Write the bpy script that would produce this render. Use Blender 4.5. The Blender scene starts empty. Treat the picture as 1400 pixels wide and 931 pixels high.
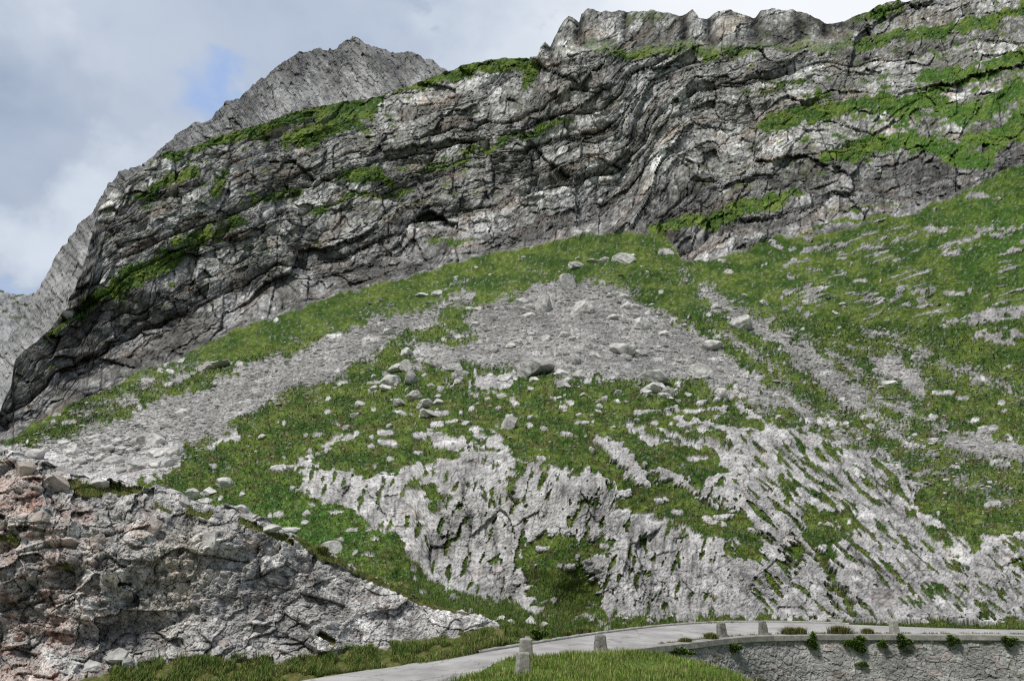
import bpy, math, random
import numpy as np
from math import radians, sin, cos, pi
random.seed(7); RNG = np.random.RandomState(11)
F32 = np.float32
COL = bpy.context.scene.collection
# ------------------------------------------------------------------ camera frame used for measuring the place
PITCH = radians(17.0); FPX = 933.33; CX, CY = 700.0, 465.5
CP, SP = cos(PITCH), sin(PITCH)
def at(px, py, Y):
    """point of the place seen at px,py and standing Y metres ahead (eye = origin)"""
    a = (px-CX)/FPX; b = (CY-py)/FPX
    ry = CP - b*SP; rz = SP + b*CP
    k = Y/ry
    return a*k, Y, rz*k
def mpp(px, py, Y):
    b = (CY-py)/FPX
    return Y/(CP-b*SP)/FPX
# ------------------------------------------------------------------ numpy noise
def _h(i, j, k, s):
    h = (i.astype(np.int64)*374761393 + j.astype(np.int64)*668265263 + k*2147483647 + s*1274126177) & 0xffffffff
    h = ((h ^ (h >> 13))*1274126177) & 0xffffffff
    h = ((h ^ (h >> 16))*2246822519) & 0xffffffff
    return (h ^ (h >> 15)) & 0xffffffff
def _u(h): return (h & 0xffff).astype(F32)/65535.0
def noise2(x, y, s=0):
    x = np.asarray(x, F32); y = np.asarray(y, F32)
    x, y = np.broadcast_arrays(x, y)
    xi = np.floor(x); yi = np.floor(y); fx = x-xi; fy = y-yi
    u = fx*fx*fx*(fx*(fx*6-15)+10); v = fy*fy*fy*(fy*(fy*6-15)+10)
    xi = xi.astype(np.int64); yi = yi.astype(np.int64)
    def g(a, b, dx, dy):
        h = _h(a, b, 0, s); t = _u(h)*(2*pi)
        return np.cos(t)*dx + np.sin(t)*dy
    n00 = g(xi, yi, fx, fy); n10 = g(xi+1, yi, fx-1, fy); n01 = g(xi, yi+1, fx, fy-1); n11 = g(xi+1, yi+1, fx-1, fy-1)
    a = n00+(n10-n00)*u; b = n01+(n11-n01)*u
    return (a+(b-a)*v)*1.5
def fbm(x, y, oct=4, s=0, r=.5, lac=2.03):
    t = 0; a = 1.0; n = 0
    for o in range(oct):
        t = t + noise2(x, y, s+o*17)*a; n += a
        a *= r; x = np.asarray(x)*lac+13.7; y = np.asarray(y)*lac-7.1
    return t/n*1.3
def ridged(x, y, oct=4, s=0):
    t = 0; a = 1.0; n = 0
    for o in range(oct):
        t = t + (1-2*np.abs(noise2(x, y, s+o*17)))*a; n += a
        a *= .5; x = np.asarray(x)*2.03+3.7; y = np.asarray(y)*2.03-1.1
    return t/n
def voro(x, y, s=0, jit=.9):
    """F1, F2, three cell randoms, vector from cell point"""
    x = np.asarray(x, F32); y = np.asarray(y, F32)
    xi = np.floor(x).astype(np.int64); yi = np.floor(y).astype(np.int64)
    f1 = np.full(x.shape, 9., F32); f2 = f1.copy(); hid = np.zeros(x.shape, np.int64); vx = np.zeros_like(f1); vy = np.zeros_like(f1)
    for dj in (-1, 0, 1):
        for di in (-1, 0, 1):
            h = _h(xi+di, yi+dj, 0, s)
            cx = xi+di+.5+(_u(h)-.5)*jit; cy = yi+dj+.5+(_u(h >> 16)-.5)*jit
            dx = (x-cx).astype(F32); dy = (y-cy).astype(F32); d = np.sqrt(dx*dx+dy*dy)
            m = d < f1
            f2 = np.where(m, f1, np.minimum(f2, d)); vx = np.where(m, dx, vx); vy = np.where(m, dy, vy)
            hid = np.where(m, h, hid); f1 = np.where(m, d, f1)
    h2 = _h(hid, hid >> 7, 3, s+5)
    return f1, f2, _u(h2), _u(h2 >> 16), _u(_h(hid, hid >> 3, 9, s+8)), vx, vy
def facets(x, y, s=0, off=1.0, tilt=1.0, crack=.12, cd=.6, jit=.9):
    """blocky broken-rock relief, units of cell; returns relief, crack amount, cell random"""
    f1, f2, a, b, c, vx, vy = voro(x, y, s, jit)
    d = (a-.5)*off + ((b-.5)*vx + (c-.5)*vy)*tilt*2
    k = np.clip(1-(f2-f1)/crack, 0, 1)
    return d - k*k*cd, k, a
def sm(a, b, x):
    t = np.clip((x-a)/(b-a), 0, 1); return t*t*(3-2*t)
def lerp(a, b, t): return a+(b-a)*t
def curve(pts):
    p = np.array(pts, float); return lambda x: np.interp(x, p[:, 0], p[:, 1])
def tps(ctrl, logv=True, sc=400., lam=1e-4):
    c = np.array(ctrl, float); X = c[:, :2]/sc; v = np.log(c[:, 2]) if logv else c[:, 2]
    n = len(X)
    def U(d2): return np.where(d2 > 1e-12, d2*np.log(d2+1e-12), 0)
    D = ((X[:, None]-X[None])**2).sum(-1)
    A = np.zeros((n+3, n+3)); A[:n, :n] = U(D)+np.eye(n)*lam; A[:n, n] = 1; A[:n, n+1:] = X; A[n, :n] = 1; A[n+1:, :n] = X.T
    w = np.linalg.solve(A, np.concatenate([v, [0, 0, 0]]))
    def f(x, y):
        x = np.asarray(x, float)/sc; y = np.asarray(y, float)/sc
        r = w[n]+w[n+1]*x+w[n+2]*y
        for i in range(n):
            r = r + w[i]*U((x-X[i, 0])**2+(y-X[i, 1])**2)
        return np.exp(r) if logv else r
    return f
def sdpoly(x, y, poly):
    """signed distance in px, positive inside"""
    p = np.array(poly, F32); n = len(p)
    out = np.full(x.shape, -99., F32)
    bx0, by0 = p.min(0)-70; bx1, by1 = p.max(0)+70
    m = (x > bx0) & (x < bx1) & (y > by0) & (y < by1)
    xs = x[m]; ys = y[m]
    if xs.size == 0: return out
    d = np.full(xs.shape, 1e9, F32); ins = np.zeros(xs.shape, bool)
    for i in range(n):
        ax, ay = p[i]; bx, by = p[(i+1) % n]
        ex, ey = bx-ax, by-ay
        t = np.clip(((xs-ax)*ex+(ys-ay)*ey)/(ex*ex+ey*ey+1e-9), 0, 1)
        dd = (xs-ax-ex*t)**2+(ys-ay-ey*t)**2
        d = np.minimum(d, dd)
        c = ((ay > ys) != (by > ys)) & (xs < (bx-ax)*(ys-ay)/(by-ay+1e-12)+ax)
        ins ^= c
    d = np.sqrt(d); out[m] = np.where(ins, d, -d)
    return out
def sdline(x, y, pts):
    """distance in px to a polyline with a half width per point: width - distance"""
    out = np.full(x.shape, -99., F32); p = np.array(pts, F32)
    m = (x > p[:, 0].min()-60) & (x < p[:, 0].max()+60) & (y > p[:, 1].min()-60) & (y < p[:, 1].max()+60)
    xs = x[m]; ys = y[m]; r = np.full(xs.shape, -99., F32)
    for (ax, ay, wa), (bx, by, wb) in zip(p[:-1], p[1:]):
        ex, ey = bx-ax, by-ay
        t = np.clip(((xs-ax)*ex+(ys-ay)*ey)/(ex*ex+ey*ey+1e-9), 0, 1)
        r = np.maximum(r, wa+(wb-wa)*t-np.sqrt((xs-ax-ex*t)**2+(ys-ay-ey*t)**2))
    out[m] = r
    return out
# ------------------------------------------------------------------ mesh helpers
def grid_mesh(name, P, mat, attrs=None, kind=None, smooth=True, label=None):
    """P: (rows, cols, 3); quads"""
    nr, nc = P.shape[:2]
    me = bpy.data.meshes.new(name)
    nv = nr*nc; idx = np.arange(nv).reshape(nr, nc)
    q = np.stack([idx[:-1, :-1], idx[:-1, 1:], idx[1:, 1:], idx[1:, :-1]], -1).reshape(-1, 4)
    me.vertices.add(nv); me.vertices.foreach_set('co', P.reshape(-1).astype(F32))
    me.loops.add(q.size); me.loops.foreach_set('vertex_index', q.reshape(-1).astype(np.int32))
    me.polygons.add(len(q)); me.polygons.foreach_set('loop_start', np.arange(0, q.size, 4, dtype=np.int32))
    me.polygons.foreach_set('loop_total', np.full(len(q), 4, np.int32))
    me.polygons.foreach_set('use_smooth', np.full(len(q), smooth, bool))
    me.update(calc_edges=True)
    add_attrs(me, attrs)
    me.materials.append(mat)
    o = bpy.data.objects.new(name, me); COL.objects.link(o)
    if kind: o['kind'] = kind
    if label: o['label'] = label
    return o
def add_attrs(me, attrs):
    for k, v in (attrs or {}).items():
        v = np.asarray(v, F32)
        if v.ndim >= 2 and v.shape[-1] == 3:
            c = np.ones((v.size//3, 4), F32); c[:, :3] = np.clip(v.reshape(-1, 3), 0, 4)
            a = me.attributes.new(k, 'FLOAT_COLOR', 'POINT'); a.data.foreach_set('color', c.reshape(-1))
        else:
            a = me.attributes.new(k, 'FLOAT', 'POINT'); a.data.foreach_set('value', v.reshape(-1))
def tri_mesh(name, V, T, mat, attrs=None, parent=None, smooth=False, kind=None):
    me = bpy.data.meshes.new(name)
    V = np.asarray(V, F32); T = np.asarray(T, np.int32)
    me.vertices.add(len(V)); me.vertices.foreach_set('co', V.reshape(-1))
    me.loops.add(T.size); me.loops.foreach_set('vertex_index', T.reshape(-1))
    n = T.shape[1]
    me.polygons.add(len(T)); me.polygons.foreach_set('loop_start', np.arange(0, T.size, n, dtype=np.int32))
    me.polygons.foreach_set('loop_total', np.full(len(T), n, np.int32))
    me.polygons.foreach_set('use_smooth', np.full(len(T), smooth, bool))
    me.update(calc_edges=True)
    add_attrs(me, attrs)
    me.materials.append(mat)
    o = bpy.data.objects.new(name, me); COL.objects.link(o)
    if parent: o.parent = parent
    if kind: o['kind'] = kind
    return o
def empty(name, loc, label, cat, group=None):
    o = bpy.data.objects.new(name, None); COL.objects.link(o); o.location = loc
    o.empty_display_size = .2
    return tag(o, label, cat, group)
def tag(o, label, cat, group=None):
    o['label'] = label; o['category'] = cat
    if group: o['group'] = group
    return o
def normals(P):
    du = np.gradient(P, axis=1); dv = np.gradient(P, axis=0)
    n = np.cross(du, dv); n /= np.linalg.norm(n, axis=-1, keepdims=True)+1e-9
    return n
def blur(A, r):
    """separable box blur twice on 2D array"""
    for _ in range(2):
        for ax in (0, 1):
            pad = [(0, 0)]*A.ndim; pad[ax] = (r+1, r)
            c = np.cumsum(np.pad(A, pad, mode='edge').astype(np.float64), axis=ax)
            n = A.shape[ax]
            A = (np.take(c, np.arange(2*r+1, 2*r+1+n), axis=ax)-np.take(c, np.arange(0, n), axis=ax))/(2*r+1)
    return A
# ------------------------------------------------------------------ materials
def node(nt, t, **kw):
    n = nt.nodes.new(t)
    for k, v in kw.items():
        if k.startswith('_'): setattr(n, k[1:], v)
        else: n.inputs[k.replace('__', ' ')].default_value = v
    return n
def newmat(name):
    m = bpy.data.materials.new(name); m.use_nodes = True
    nt = m.node_tree; b = nt.nodes['Principled BSDF']; b.inputs['Roughness'].default_value = .92
    b.inputs['Specular IOR Level'].default_value = .15
    return m, nt, b
def mapr(nt, src, a, b, c, d):
    n = node(nt, 'ShaderNodeMapRange'); nt.links.new(src, n.inputs['Value'])
    n.inputs['From Min'].default_value = a; n.inputs['From Max'].default_value = b
    n.inputs['To Min'].default_value = c; n.inputs['To Max'].default_value = d
    return n.outputs['Result']
def math_(nt, op, a, b=None):
    n = node(nt, 'ShaderNodeMath', _operation=op)
    for i, v in enumerate((a, b)):
        if v is None: continue
        if isinstance(v, (int, float)): n.inputs[i].default_value = v
        else: nt.links.new(v, n.inputs[i])
    return n.outputs[0]
def scalecol(nt, col, fac):
    n = node(nt, 'ShaderNodeVectorMath', _operation='SCALE')
    nt.links.new(col, n.inputs[0]); nt.links.new(fac, n.inputs['Scale'])
    return n.outputs[0]
def terrain_mat(name, rock_scale=.5, bump=.5, rockvar=(.55, 1.45), fine=1.0):
    """albedo from the painted attribute times fractal variation; separate relief for rock, turf and rubble"""
    m, nt, b = newmat(name); L = nt.links.new
    tc = node(nt, 'ShaderNodeTexCoord'); ob = tc.outputs['Object']
    col = node(nt, 'ShaderNodeAttribute', _attribute_name='Col')
    gr = node(nt, 'ShaderNodeAttribute', _attribute_name='grass')
    n1 = node(nt, 'ShaderNodeTexNoise', Scale=rock_scale, Detail=11., Roughness=.68); L(ob, n1.inputs['Vector'])
    n2 = node(nt, 'ShaderNodeTexNoise', Scale=rock_scale*1.7, Detail=8., Roughness=.75, Distortion=.4); L(ob, n2.inputs['Vector'])
    mp = node(nt, 'ShaderNodeMapping'); mp.inputs['Scale'].default_value = (1, 1, 3.2); L(ob, mp.inputs['Vector'])
    L(mp.outputs[0], n2.inputs['Vector'])
    rv = mapr(nt, n1.outputs['Fac'], .32, .68, rockvar[0], rockvar[1])
    rv2 = mapr(nt, n2.outputs['Fac'], .35, .65, .78, 1.2)
    rvv = math_(nt, 'MULTIPLY', rv, rv2)
    n3 = node(nt, 'ShaderNodeTexNoise', Scale=1.3*fine, Detail=9., Roughness=.72); L(ob, n3.inputs['Vector'])
    gv = mapr(nt, n3.outputs['Fac'], .34, .66, .45, 1.6)
    mx = node(nt, 'ShaderNodeMix', _data_type='FLOAT'); L(gr.outputs['Fac'], mx.inputs[0]); L(rvv, mx.inputs[2]); L(gv, mx.inputs[3])
    c = scalecol(nt, col.outputs['Color'], mx.outputs[0])
    L(c, b.inputs['Base Color'])
    n4 = node(nt, 'ShaderNodeTexNoise', Scale=.25*fine, Detail=12., Roughness=.62); L(ob, n4.inputs['Vector'])
    bp = node(nt, 'ShaderNodeBump', Strength=bump, Distance=2.2/fine); L(n4.outputs['Fac'], bp.inputs['Height'])
    L(bp.outputs[0], b.inputs['Normal'])
    return m
# ------------------------------------------------------------------ world
SUN_EL, SUN_AZ = 60., 222.          # soft, high, behind the photographer's left shoulder (azimuth from +Y clockwise)
def make_world():
    w = bpy.data.worlds.new("World"); bpy.context.scene.world = w; w.use_nodes = True
    nt = w.node_tree; L = nt.links.new; bg = nt.nodes['Background']
    sky = node(nt, 'ShaderNodeTexSky', _sky_type='NISHITA', _sun_disc=False, _sun_elevation=radians(SUN_EL), _sun_rotation=radians(SUN_AZ))
    tc = node(nt, 'ShaderNodeTexCoord')
    mp = node(nt, 'ShaderNodeMapping'); mp.inputs['Scale'].default_value = (1, 1, 1.7); mp.inputs['Location'].default_value = (.35, .2, .1)
    L(tc.outputs['Generated'], mp.inputs['Vector'])
    n1 = node(nt, 'ShaderNodeTexNoise', Scale=2.3, Detail=9., Roughness=.5, Distortion=.25); L(mp.outputs[0], n1.inputs['Vector'])
    n2 = node(nt, 'ShaderNodeTexNoise', Scale=3.6, Detail=7., Roughness=.55, Distortion=.3); L(mp.outputs[0], n2.inputs['Vector'])
    ramp = node(nt, 'ShaderNodeValToRGB'); L(n1.outputs['Fac'], ramp.inputs['Fac'])
    e = ramp.color_ramp.elements
    e[0].position = .40; e[0].color = (.29, .36, .48, 1)
    e[1].position = .60; e[1].color = (.68, .74, .83, 1)
    k = e.new(.50); k.color = (.47, .55, .68, 1)
    s8 = node(nt, 'ShaderNodeVectorMath', _operation='SCALE'); L(ramp.outputs['Color'], s8.inputs[0]); s8.inputs['Scale'].default_value = CLOUD
    # holes in the deck where the blue shows
    hole = mapr(nt, n2.outputs['Fac'], .60, .70, 1.0, .25)
    # unseen sky overhead and behind the camera dimmed to cut fill light
    sx = node(nt, 'ShaderNodeSeparateXYZ'); L(tc.outputs['Generated'], sx.inputs[0])
    bri = math_(nt, 'MULTIPLY', mapr(nt, sx.outputs['Z'], .74, .95, 1.0, .62), mapr(nt, sx.outputs['Y'], -.5, .25, .42, 1.0))
    c2 = scalecol(nt, s8.outputs[0], bri)
    mx = node(nt, 'ShaderNodeMix', _data_type='RGBA'); L(hole, mx.inputs[0])
    sk = node(nt, 'ShaderNodeVectorMath', _operation='SCALE'); L(sky.outputs[0], sk.inputs[0]); sk.inputs['Scale'].default_value = 1.4
    L(sk.outputs[0], mx.inputs[6]); L(c2, mx.inputs[7])
    nz_ = node(nt, 'ShaderNodeTexNoise', Scale=3.2, Detail=7., Roughness=.55); L(tc.outputs['Generated'], nz_.inputs['Vector'])
    sb = node(nt, 'ShaderNodeVectorMath', _operation='SUBTRACT'); L(nz_.outputs['Color'], sb.inputs[0]); sb.inputs[1].default_value = (.5, .5, .5)
    sv = node(nt, 'ShaderNodeVectorMath', _operation='SCALE'); L(sb.outputs[0], sv.inputs[0]); sv.inputs['Scale'].default_value = .55
    aw = node(nt, 'ShaderNodeVectorMath', _operation='ADD'); L(sv.outputs[0], aw.inputs[0]); L(tc.outputs['Generated'], aw.inputs[1])
    nw = node(nt, 'ShaderNodeVectorMath', _operation='NORMALIZE'); L(aw.outputs[0], nw.inputs[0]); warped = nw.outputs[0]
    def dirmask(px, py, r0, r1):
        d = np.array([(px-CX)/FPX, CP-(CY-py)/FPX*SP, SP+(CY-py)/FPX*CP]); d /= np.linalg.norm(d)
        v = node(nt, 'ShaderNodeVectorMath', _operation='DOT_PRODUCT'); L(warped, v.inputs[0]); v.inputs[1].default_value = d
        n = node(nt, 'ShaderNodeMapRange', _interpolation_type='SMOOTHSTEP'); L(v.outputs['Value'], n.inputs['Value'])
        n.inputs['From Min'].default_value = cos(radians(r0)); n.inputs['From Max'].default_value = cos(radians(r1)); return n.outputs['Result']
    out = mx.outputs[2]
    def blend(out, mask, colr, amt, noisy=None):
        f = math_(nt, 'MULTIPLY', mask, amt)
        if noisy is not None: f = math_(nt, 'MULTIPLY', f, noisy)
        b_ = node(nt, 'ShaderNodeMix', _data_type='RGBA'); L(f, b_.inputs[0]); L(out, b_.inputs[6]); b_.inputs[7].default_value = (*[q*CLOUD for q in colr], 1); return b_.outputs[2]
    soft = mapr(nt, n1.outputs['Fac'], .42, .58, .0, 1.0)
    sharp = mapr(nt, n2.outputs['Fac'], .42, .52, .1, 1.0)
    out = blend(out, dirmask(1120, -40, 22, 3), (.93, .96, 1.0), .95)
    out = blend(out, dirmask(170, 70, 19, 3), (.80, .84, .90), .8, soft)
    out = blend(out, dirmask(60, 240, 15, 3), (.33, .41, .55), .75)
    out = blend(out, dirmask(170, 235, 6, 1), (.86, .92, .99), .55)
    out = blend(out, dirmask(30, 390, 6, 1), (.86, .92, .99), .5)
    out = blend(out, dirmask(350, 25, 12, 2), (.42, .50, .64), .7)
    out = blend(out, dirmask(293, 118, 3.2, .5), (.33, .48, .80), .8, sharp)
    out = blend(out, dirmask(25, 345, 4.5, .5), (.32, .48, .80), .9, sharp)
    L(out, bg.inputs['Color']); bg.inputs['Strength'].default_value = .1
CLOUD = 10.0
make_world()
sun = bpy.data.lights.new('sun', 'SUN'); sun.energy = 3.2; sun.angle = radians(9); sun.color = (1, .96, .9)
so = bpy.data.objects.new('sun', sun); COL.objects.link(so)
so.rotation_euler = (radians(90-SUN_EL), 0, radians(-SUN_AZ)+pi)
cam = bpy.data.cameras.new('camera'); cam.lens = 24; cam.sensor_width = 36; cam.clip_end = 5000; cam.clip_start = .1
co = bpy.data.objects.new('camera', cam); COL.objects.link(co); co.rotation_euler = (radians(90)+PITCH, 0, 0)
bpy.context.scene.camera = co
sc = bpy.context.scene; sc.view_settings.view_transform = 'Standard'; sc.view_settings.look = 'None'; sc.view_settings.exposure = 0
sc.cycles.use_denoising = False; sc.cycles.pixel_filter_type = 'BLACKMAN_HARRIS'; sc.cycles.filter_width = 1.25; sc.cycles.max_bounces = 4; sc.cycles.use_adaptive_sampling = False
# ================================================================== the main mountainside
CTRL = [(-60,780,52),(200,780,50),(400,780,46),(500,815,41),(600,850,33.5),(660,868,29.5),(600,907,23.5),(650,899,25),(645,886,26.6),(600,880,28),(500,840,40),(700,860,29.5),(700,875,27.8),(710,892,27.2),(740,880,28.8),(740,862,31.5),(790,880,30.6),(860,868,34.6),(937,862,36.4),(1050,860,37.2),(1217,864,35.8),(1300,867,35),(1400,870,34.2),(1460,873,33.8),(760,800,42.6),(760,832,40.6),(700,800,43.9),(900,815,42.3),(850,800,42.6),(937,851,37.6),(1050,848.5,38.6),(1217,853,37.6),(1400,857,36.4),
(700,847,32),(700,835,38),(600,800,44),(700,822,43),(800,845,41),(800,760,43.9),(800,700,46.4),(800,640,49.5),(700,640,51),(700,700,48),(700,760,45.5),(600,700,49.5),(600,640,54),(500,690,54),(450,650,62),(430,690,58),(350,700,64),(350,660,72),(250,680,70),(250,640,80),(150,640,85),(0,620,92),(0,700,70),(-60,620,95),
(700,600,62),(700,550,78),(700,500,99),(500,600,74),(500,550,93),(400,600,85),(400,550,103),(300,590,97),(200,590,108),(200,550,125),(100,600,112),(60,600,116),
(900,600,63),(900,640,54),(900,700,48.5),(900,780,44),(900,843,41),(900,550,80),(900,500,102),(1050,640,60),(1050,700,51),(1050,780,44.5),(1050,845,40),(1050,600,72),(1050,550,90),
(1200,640,68),(1200,700,56),(1200,780,46),(1200,846,40),(1200,600,82),(1200,550,102),(1200,500,126),(1400,845,39),(1400,760,48),(1400,700,60),(1400,640,76),(1400,560,100),(1400,480,128),(1400,400,155),(1400,300,185),
(700,450,122),(700,400,150),(700,350,196),(850,450,120),(850,400,146),(850,350,185),(930,330,208),(850,320,214),(500,500,112),(500,450,140),(500,400,183),(400,470,138),(400,425,175),(300,520,128),(300,462,165),(200,520,146),(200,500,160),(100,560,132),(100,543,144),(0,603,120),
(0,563,128),(22,489,140),(69,451,152),(103,393,165),(129,310,182),(200,400,172),(220,213,215),(300,300,200),(300,187,232),(400,300,212),(400,156,262),(517,132,285),(500,250,232),(608,100,290),(600,220,250),(700,81,285),(700,200,248),(800,10,300),(800,150,258),(800,300,222),(930,20,315),(930,150,270),(930,300,222),(1057,12,330),(1057,150,275),(1050,300,215),(1050,345,192),(1050,400,160),(1050,450,130),(1050,500,110),(1200,10,360),(1200,150,275),(1200,250,225),(1200,300,200),(1200,400,156),(1200,450,140),(1400,-50,400),(1400,100,290),(1400,200,225),(1580,-60,390),(1560,300,178),(1560,600,78),(1560,760,47),(1560,873,33.4),(1560,858,36),(-120,700,95),(1460,-60,400),(1460,100,285),(1460,300,185),(1460,500,120),(1460,700,60),(1460,850,39),(-60,560,128),(-60,480,140)]
Yf = tps(CTRL, lam=3e-4)
TOP = [(-70,640),(-30,600),(0,563),(7,544),(14,532),(17,523),(19,500),(22,489),(31,482),(55,462),(69,451),(82,430),(89,420),(96,405),(103,393),(112,372),(119,348),(124,328),(129,308),(134,290),(148,270),(165,254),(193,237),(220,213),(254,205),(299,187),(344,175),(395,156),(470,140),(517,132),(563,117),(608,100),(653,88),(680,81),(720,79),(735,78),(739,66),(745,58),(752,63),(758,50),(763,41),(770,28),(778,20),(786,23),(792,27),(795,17),(804,10),(821,15),(852,14),(890,13),(914,17),(930,20),(939,17),(947,14),(957,24),(968,22),(982,15),(999,13),(1019,19),(1033,22),(1040,14),(1057,12),(1098,14),(1116,24),(1140,31),(1153,30),(1171,21),(1198,10),(1219,3),(1253,0),(1300,-14),(1470,-62),(1560,-95)]
BOT = [(-70,760),(200,770),(400,780),(560,840),(590,908),(660,898),(710,892),(790,880),(860,868),(937,862),(1050,860),(1217,864),(1400,870),(1470,873)]
STEP = 1.6
cols = np.arange(-120, 1560, STEP); NC = len(cols); NR = 560
top = curve(TOP)(cols); bot = curve(BOT)(cols)
# crisp irregular skyline
top = top + fbm(cols/14., cols*0+3.3, 4, 5)*2.6*np.where((cols > 735) | (cols < 130), 1, .45)
v = np.linspace(0, 1, NR)[:, None]
PX = np.broadcast_to(cols[None], (NR, NC)).astype(F32); PY = (bot[None]*(1-v)+top[None]*v).astype(F32)
Y0 = Yf(PX, PY)
Bx, By, Bz = at(PX, PY, Y0); P = np.stack([Bx, By, Bz], -1)
MP = mpp(PX, PY, Y0)                         # metres per photo pixel
def patch_normal(f, PX, PY, h=6.):
    a = np.stack(at(PX+h, PY, f(PX+h, PY)), -1)-np.stack(at(PX-h, PY, f(PX-h, PY)), -1)
    b = np.stack(at(PX, PY-h, f(PX, PY-h)), -1)-np.stack(at(PX, PY+h, f(PX, PY+h)), -1)
    n = np.cross(a, b); n /= np.linalg.norm(n, axis=-1, keepdims=True)+1e-9
    return np.where(n[..., 1:2] > 0, -n, n).astype(F32)
def nrm(v): return v/(np.linalg.norm(v, axis=-1, keepdims=True)+1e-9)
Nb = patch_normal(Yf, PX, PY)
Nb[..., 2] = np.abs(Nb[..., 2]); Nh = nrm(Nb*.15+np.stack([-.9*P[..., 0]/P[..., 1], PX*0-.9, -.9*P[..., 2]/P[..., 1]], -1))
# warped paint coordinates
W1 = fbm(PX/38, PY/38, 4, 1); W2 = fbm(PX/38, PY/38, 4, 2); w1 = fbm(PX/9, PY/9, 3, 3); w2 = fbm(PX/9, PY/9, 3, 4)
QX = PX+W1*13+w1*5; QY = PY+W2*11+w2*4
# ---- zones
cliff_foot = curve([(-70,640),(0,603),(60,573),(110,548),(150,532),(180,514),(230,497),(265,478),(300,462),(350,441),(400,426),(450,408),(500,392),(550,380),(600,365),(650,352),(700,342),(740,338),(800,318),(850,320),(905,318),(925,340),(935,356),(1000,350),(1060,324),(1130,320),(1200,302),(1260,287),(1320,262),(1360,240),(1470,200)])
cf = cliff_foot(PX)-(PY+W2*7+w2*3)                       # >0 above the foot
cliff = sm(-1, 1.5, cf)
# strata coordinate in px (constant along a bed)
slx = np.arange(-100, 1500, 2.); sl = curve([(-100,-.62),(100,-.6),(300,-.40),(500,-.30),(700,-.28),(800,-.36),(880,-.72),(960,-.62),(1030,-.30),(1130,-.17),(1300,-.16),(1500,-.22)])(slx)
SI = np.cumsum(sl)*2.0
fold = np.interp(PX.ravel(), slx, SI).reshape(PX.shape)
S = PY - fold + fbm(PX/130, PY/100, 3, 21)*20 + fbm(PX/25, PY/25, 2, 22)*1.8
T = PX
fs = sm(820, 860, PX)*(1-sm(985, 1010, PX))*sm(60, 110, PY)
S = S + fs*fbm(PX/95, PY/80, 2, 61)*12 + 46*np.exp(-((PX-925)/62)**2-((PY-215)/85)**2) - 26*np.exp(-((PX-835)/45)**2-((PY-190)/70)**2)
def beds(S, T, th, s, along=130.):
    """saw relief: each bed rises outward then steps back; 0..1, plus bed random"""
    h = -S/th; i = np.floor(h); 
    ii = i.astype(np.int64)
    j0 = (_u(_h(ii, ii*0, 1, s))-.5)*.6; j1 = (_u(_h(ii+1, ii*0, 1, s))-.5)*.6
    low = h < i+j0+.0
    hi = h > i+1+j1
    ii = np.where(low, ii-1, np.where(hi, ii+1, ii))
    j0 = (_u(_h(ii, ii*0, 1, s))-.5)*.6; j1 = (_u(_h(ii+1, ii*0, 1, s))-.5)*.6
    f = np.clip((h-ii-j0)/(1+j1-j0), 0, 1)
    a = .35+1.1*_u(_h(ii, ii*0, 2, s))*(.5+.9*np.clip(.5+fbm(T/along+ii*7.3, ii*3.1, 2, s+9), 0, 1))
    und = np.clip(f/.16, 0, 1)                    # undercut base
    return (f**.7*.55+und*.45)*a, ii, f
b1, i1, f1 = beds(S, T, 64, 31, 200.); b2, i2, f2 = beds(S+fbm(PX/45, PY/45, 2, 35)*8, T, 23, 32, 90.); b3, i3, f3 = beds(S, T, 8.5, 33, 40.)
fa, ka, ra = facets((T+i1*37+w1*2)/52, (S+w2*2)/40, 41, 1., 1.1, .05, .3); fb, kb, rb = facets((T+i2*23+w1*2)/20, (S+w2)/16, 42, 1., 1.2, .08, .3); fc, kc, rc = facets((T+w2*1.5)/8, (S+w1*1.5)/6, 43, .9, 1.2, .14, .35)
ff, kf, rf_ = facets(T/3.8, S/3.2, 48, 1., 1.2, .2, .4)
right = sm(1000, 1100, PX)
thin = np.clip(.5+fbm(PX/80+5, S/30, 3, 49)*1.8, 0, 1)
fz, kz, rz_ = facets((T+w1*2)/130, (S+w2*2)/75, 64, .8, 1.3, .03, .2)
steep = fbm(PX/50, PY/90, 3, 65)
dc = 26*fz + 34*b1 + 17.0*b2*(.35+1.0*np.clip(.5+fbm(PX/70, PY/50, 3, 50)*1.6, 0, 1)) + (3+2.5*thin)*b3 + 19*fa*(1-.3*thin) + 10.5*fb*(1-.35*thin) + 2.6*fc + 1.1*ff + 12*fbm(PX/120, PY/120, 3, 44) + 3*fbm(PX/18, PY/18, 4, 45)
# big features: the corner buttresses, gullies
dc += 16*np.exp(-((PX-835)/38)**2-((PY-150)/60)**2) - 16*np.exp(-((PX-740+ (PY-100)*.1)/16)**2-((PY-110)/50)**2)
dc -= 14*np.exp(-((PX-920-(PY-280)*.4)/26)**2-((PY-290)/38)**2)
dc += 12*np.exp(-((PX-390)/60)**2-((PY-350)/50)**2) + 12*np.exp(-((PX-235)/70)**2-((PY-420)/50)**2)
for (gx_c, gy_c, gx_r, gy_r, ga) in [(350,398,26,20,-26),(455,378,30,14,-22),(235,448,30,16,-24),(560,345,40,14,-20),(150,500,26,14,-20),(410,392,14,20,12),(300,425,20,18,14),(640,300,26,20,-16),(790,300,22,16,-16)]:
    dc += ga*np.exp(-((PX-gx_c)/gx_r)**2-((PY-gy_c+(PX-gx_c)*.35)/gy_r)**2)
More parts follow.
